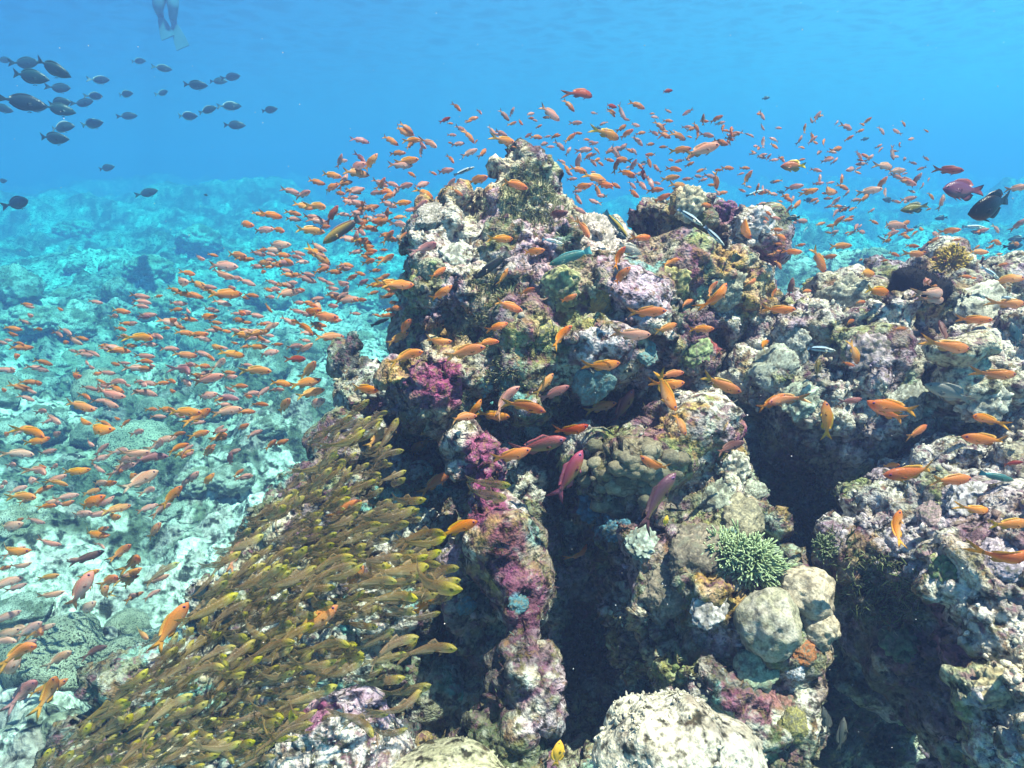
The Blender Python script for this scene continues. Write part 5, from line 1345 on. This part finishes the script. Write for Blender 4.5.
# wrasses, damselfish
OTHER = [
 ("cleaner_wrasse", CLW[0], 464,171,22,20,.08, "slim striped cleaner wrasse in blue water left of the peak"),
 ("cleaner_wrasse", CLW[1], 755,193,18,20,.08, "slim striped cleaner wrasse above the right hump against blue water"),
 ("cleaner_wrasse", CLW[0], 690,217,30,-35,.09, "upper of two striped cleaner wrasses crossing the shaded right hump"),
 ("cleaner_wrasse", CLW[1], 714,236,28,-45,.09, "lower of two striped cleaner wrasses crossing the shaded right hump"),
 ("cleaner_wrasse", CLW[1], 553,241,22,-12,.08, "striped cleaner wrasse beside the shaggy peak's right foot"),
 ("cleaner_wrasse", CLW[0], 820,349,32,-6,.09, "striped cleaner wrasse over the pale right ledge"),
 ("cleaner_wrasse", CLW[0], 883,239,16,-25,.08, "small cleaner wrasse in the cloud above the black sponge"),
 ("cleaner_wrasse", CLW[1], 975,227,24,-3,.09, "striped cleaner wrasse right below the black damselfish"),
 ("cleaner_wrasse", CLW[1], 991,273,22,-35,.09, "striped cleaner wrasse slanting down right of the yellow coral"),
 ("cleaner_wrasse", CLW[0], 805,230,9,50,.07, "tiny cleaner wrasse behind the right hump"),
 ("cleaner_wrasse", CLW[0], 1008,298,16,-8,.08, "pale cleaner wrasse at the right edge"),
 ("wrasse", WR["teal"], 570,257,44,200,.12, "teal green wrasse swimming left across the pinnacle's pale slope"),
 ("wrasse", WR["black"], 492,266,42,215,.11, "black wrasse slanting down across the front of the pinnacle"),
 ("wrasse", WR["yellow"], 616,224,34,-48,.10, "blue green wrasse with yellow back diving beside the right hump"),
 ("wrasse", WR["brown"], 342,230,46,215,.12, "brown wrasse heading down left in the blue left of the pinnacle"),
 ("wrasse", WR["black"], 380,322,20,20,.07, "small dark wrasse by the shaded left side of the pinnacle"),
 ("wrasse", WR["teal"], 997,477,32,-12,.10, "grey green wrasse over the sunlit top of the right boulder"),
 ("damselfish", DM["purple"], 962,190,44,180,.11, "plump purple brown damselfish facing left in the blue at right"),
 ("damselfish", DM["black"], 992,206,54,200,.13, "black damselfish with spread fins at the right edge of the blue"),
 ("damselfish", DM["olive"], 914,208,26,190,.09, "olive yellow damselfish left of the purple one"),
 ("damselfish", DM["yellow"], 558,754,28,80,.06, "bright yellow fish at the bottom edge under the pinnacle"),
 ("damselfish", DM["yellow"], 666,521,12,80,.03, "tiny yellow fish beside the violet anthias"),
 ("damselfish", DM["gold"], 793,166,24,180,.09, "orange fish with yellow tail facing left in the blue"),
 ("damselfish", DM["pale"], 630,249,26,-25,.09, "pale grey fish beside the orange anthias in the hump's notch"),
 ("damselfish", DM["dark"], 620,236,14,-30,.06, "dark grey fish behind the pale grey one in the notch"),
 ("damselfish", DM["pale"], 948,392,46,160,.12, "pale translucent grey fish over the sunny ledge at right"),
 ("damselfish", DM["dark"], 1015,335,26,100,.08, "dark blue fish cut by the right edge over the ledge"),
 ("damselfish", DM["olive"], 818,368,20,80,.06, "yellow green fish in the hollow below the cleaner wrasse"),
 ("damselfish", DM["dim"], 842,735,34,80,.09, "dim grey fish nose up in the dark crevice"),
 ("damselfish", DM["dim"], 826,720,26,100,.09, "dimmer grey fish left of the other in the dark crevice"),
]
for (nm, me, px, py, L, ang, real, lab) in OTHER:
    o, d = put_fish(nm, me, px, py, L, ang, real, g, yaw=g.uniform(-10, 10), dmin=.9, dmax=3.4, gap=.10)
    tag(o, lab, "fish")
for (px, py, L) in [(888,200,12),(809,200,10),(793,218,13),(941,218,11),(843,209,12),(1013,246,18),(1017,239,12),(781,192,8),(773,182,8),(916,227,7),(978,232,10),(598,128,7),(644,163,8),(766,98,8),(865,139,8),(206,195,5)]:
    o, d = put_fish("damselfish", DM["dark"], px, py, L, g.choice([g.uniform(-15, 15), g.uniform(165, 195), g.uniform(160, 200)]), .08, g, dmin=2, dmax=5.2, gap=.2)
    tag(o, "small dark teal damselfish hanging in the blue behind the anthias cloud", "fish", "dark damselfish behind the anthias cloud")

# the diver far off at the top edge
def diver():
    D0 = 8.9
    bm_v, bm_e, rad = [], [], []
    def J(px, py, dd, r): bm_v.append(tuple(at(px, py, D0 + dd))); rad.append(r); return len(bm_v) - 1
    pel = J(166, -16, 0, .15)
    che = J(162, -24, .55, .17); nek = J(161, -28, .78, .08); hed = J(160, -31, .92, .11)
    bm_e += [(pel, che), (che, nek), (nek, hed)]
    for sx, tip in ((-1, (160, 14)), (1, (173, 20))):
        hip = J(166 + sx * 6, -8, 0, .11); kne = J(164 + sx * 6 + (3 if sx > 0 else 0), 8, -.05, .075); ank = J(tip[0], tip[1], .1, .05); toe = J(tip[0] + 2, tip[1] + 7, .08, .04)
        bm_e += [(pel, hip), (hip, kne), (kne, ank), (ank, toe)]
        sh = J(161 + sx * 12, -26, .6, .07); el = J(161 + sx * 17, -20, .65, .05); ha = J(162 + sx * 14, -14, .7, .04)
        bm_e += [(che, sh), (sh, el), (el, ha)]
    me = bpy.data.meshes.new("person"); me.from_pydata(bm_v, bm_e, []); me.update()
    o = link("person", me)
    sk = o.modifiers.new("s", 'SKIN')
    for i, r in enumerate(rad): me.skin_vertices[0].data[i].radius = (r, r)
    me.skin_vertices[0].data[0].use_root = True
    ss = o.modifiers.new("u", 'SUBSURF'); ss.levels = 2
    ev = bpy.data.meshes.new_from_object(o.evaluated_get(bpy.context.evaluated_depsgraph_get()))
    o.modifiers.clear(); o.data = ev; bpy.data.meshes.remove(me); ev.name = "person"
    m, n, l, b = nt("wetsuit"); no = n.new("ShaderNodeTexNoise"); no.inputs["Scale"].default_value = 6
    rp = n.new("ShaderNodeValToRGB"); rp.color_ramp.elements[0].color = (.05, .13, .20, 1); rp.color_ramp.elements[1].color = (.06, .16, .24, 1)  # blue of the water haze painted into the suit colour
    l.new(no.outputs["Fac"], rp.inputs["Fac"]); l.new(rp.outputs["Color"], b.inputs["Base Color"]); b.inputs["Roughness"].default_value = .8
    ev.materials.clear(); ev.materials.append(m)
    for p in ev.polygons: p.use_smooth = True
    tag(o, "faint diver in a wetsuit with long fins hanging at the top edge", "person")
    for (a, b_) in (((162, 20), (168, 38)), ((175, 26), (183, 48))):
        p, q = at(*a, D0 + .08), at(*b_, D0 + .02)
        ax = (q - p).normalized(); s = Vector((1, 0, .2)).cross(ax).cross(ax).normalized(); t = ax.cross(s)
        V, F = [], []
        for u, w, h in ((0, .045, .03), (.3, .065, .02), (.7, .09, .012), (1, .095, .006)):
            c = p.lerp(q, u); V += [c + s * w + t * h, c - s * w + t * h, c - s * w - t * h, c + s * w - t * h]
        for r_ in range(3):
            for k in range(4): F.append([r_ * 4 + k, r_ * 4 + (k + 1) % 4, r_ * 4 + 4 + (k + 1) % 4, r_ * 4 + 4 + k])
        F += [[3, 2, 1, 0], [12, 13, 14, 15]]
        link("swim_fin", mesh_np("swim_fin", np.array([v[:] for v in V]), [np.array(F)], m, smooth=False), o)
diver()
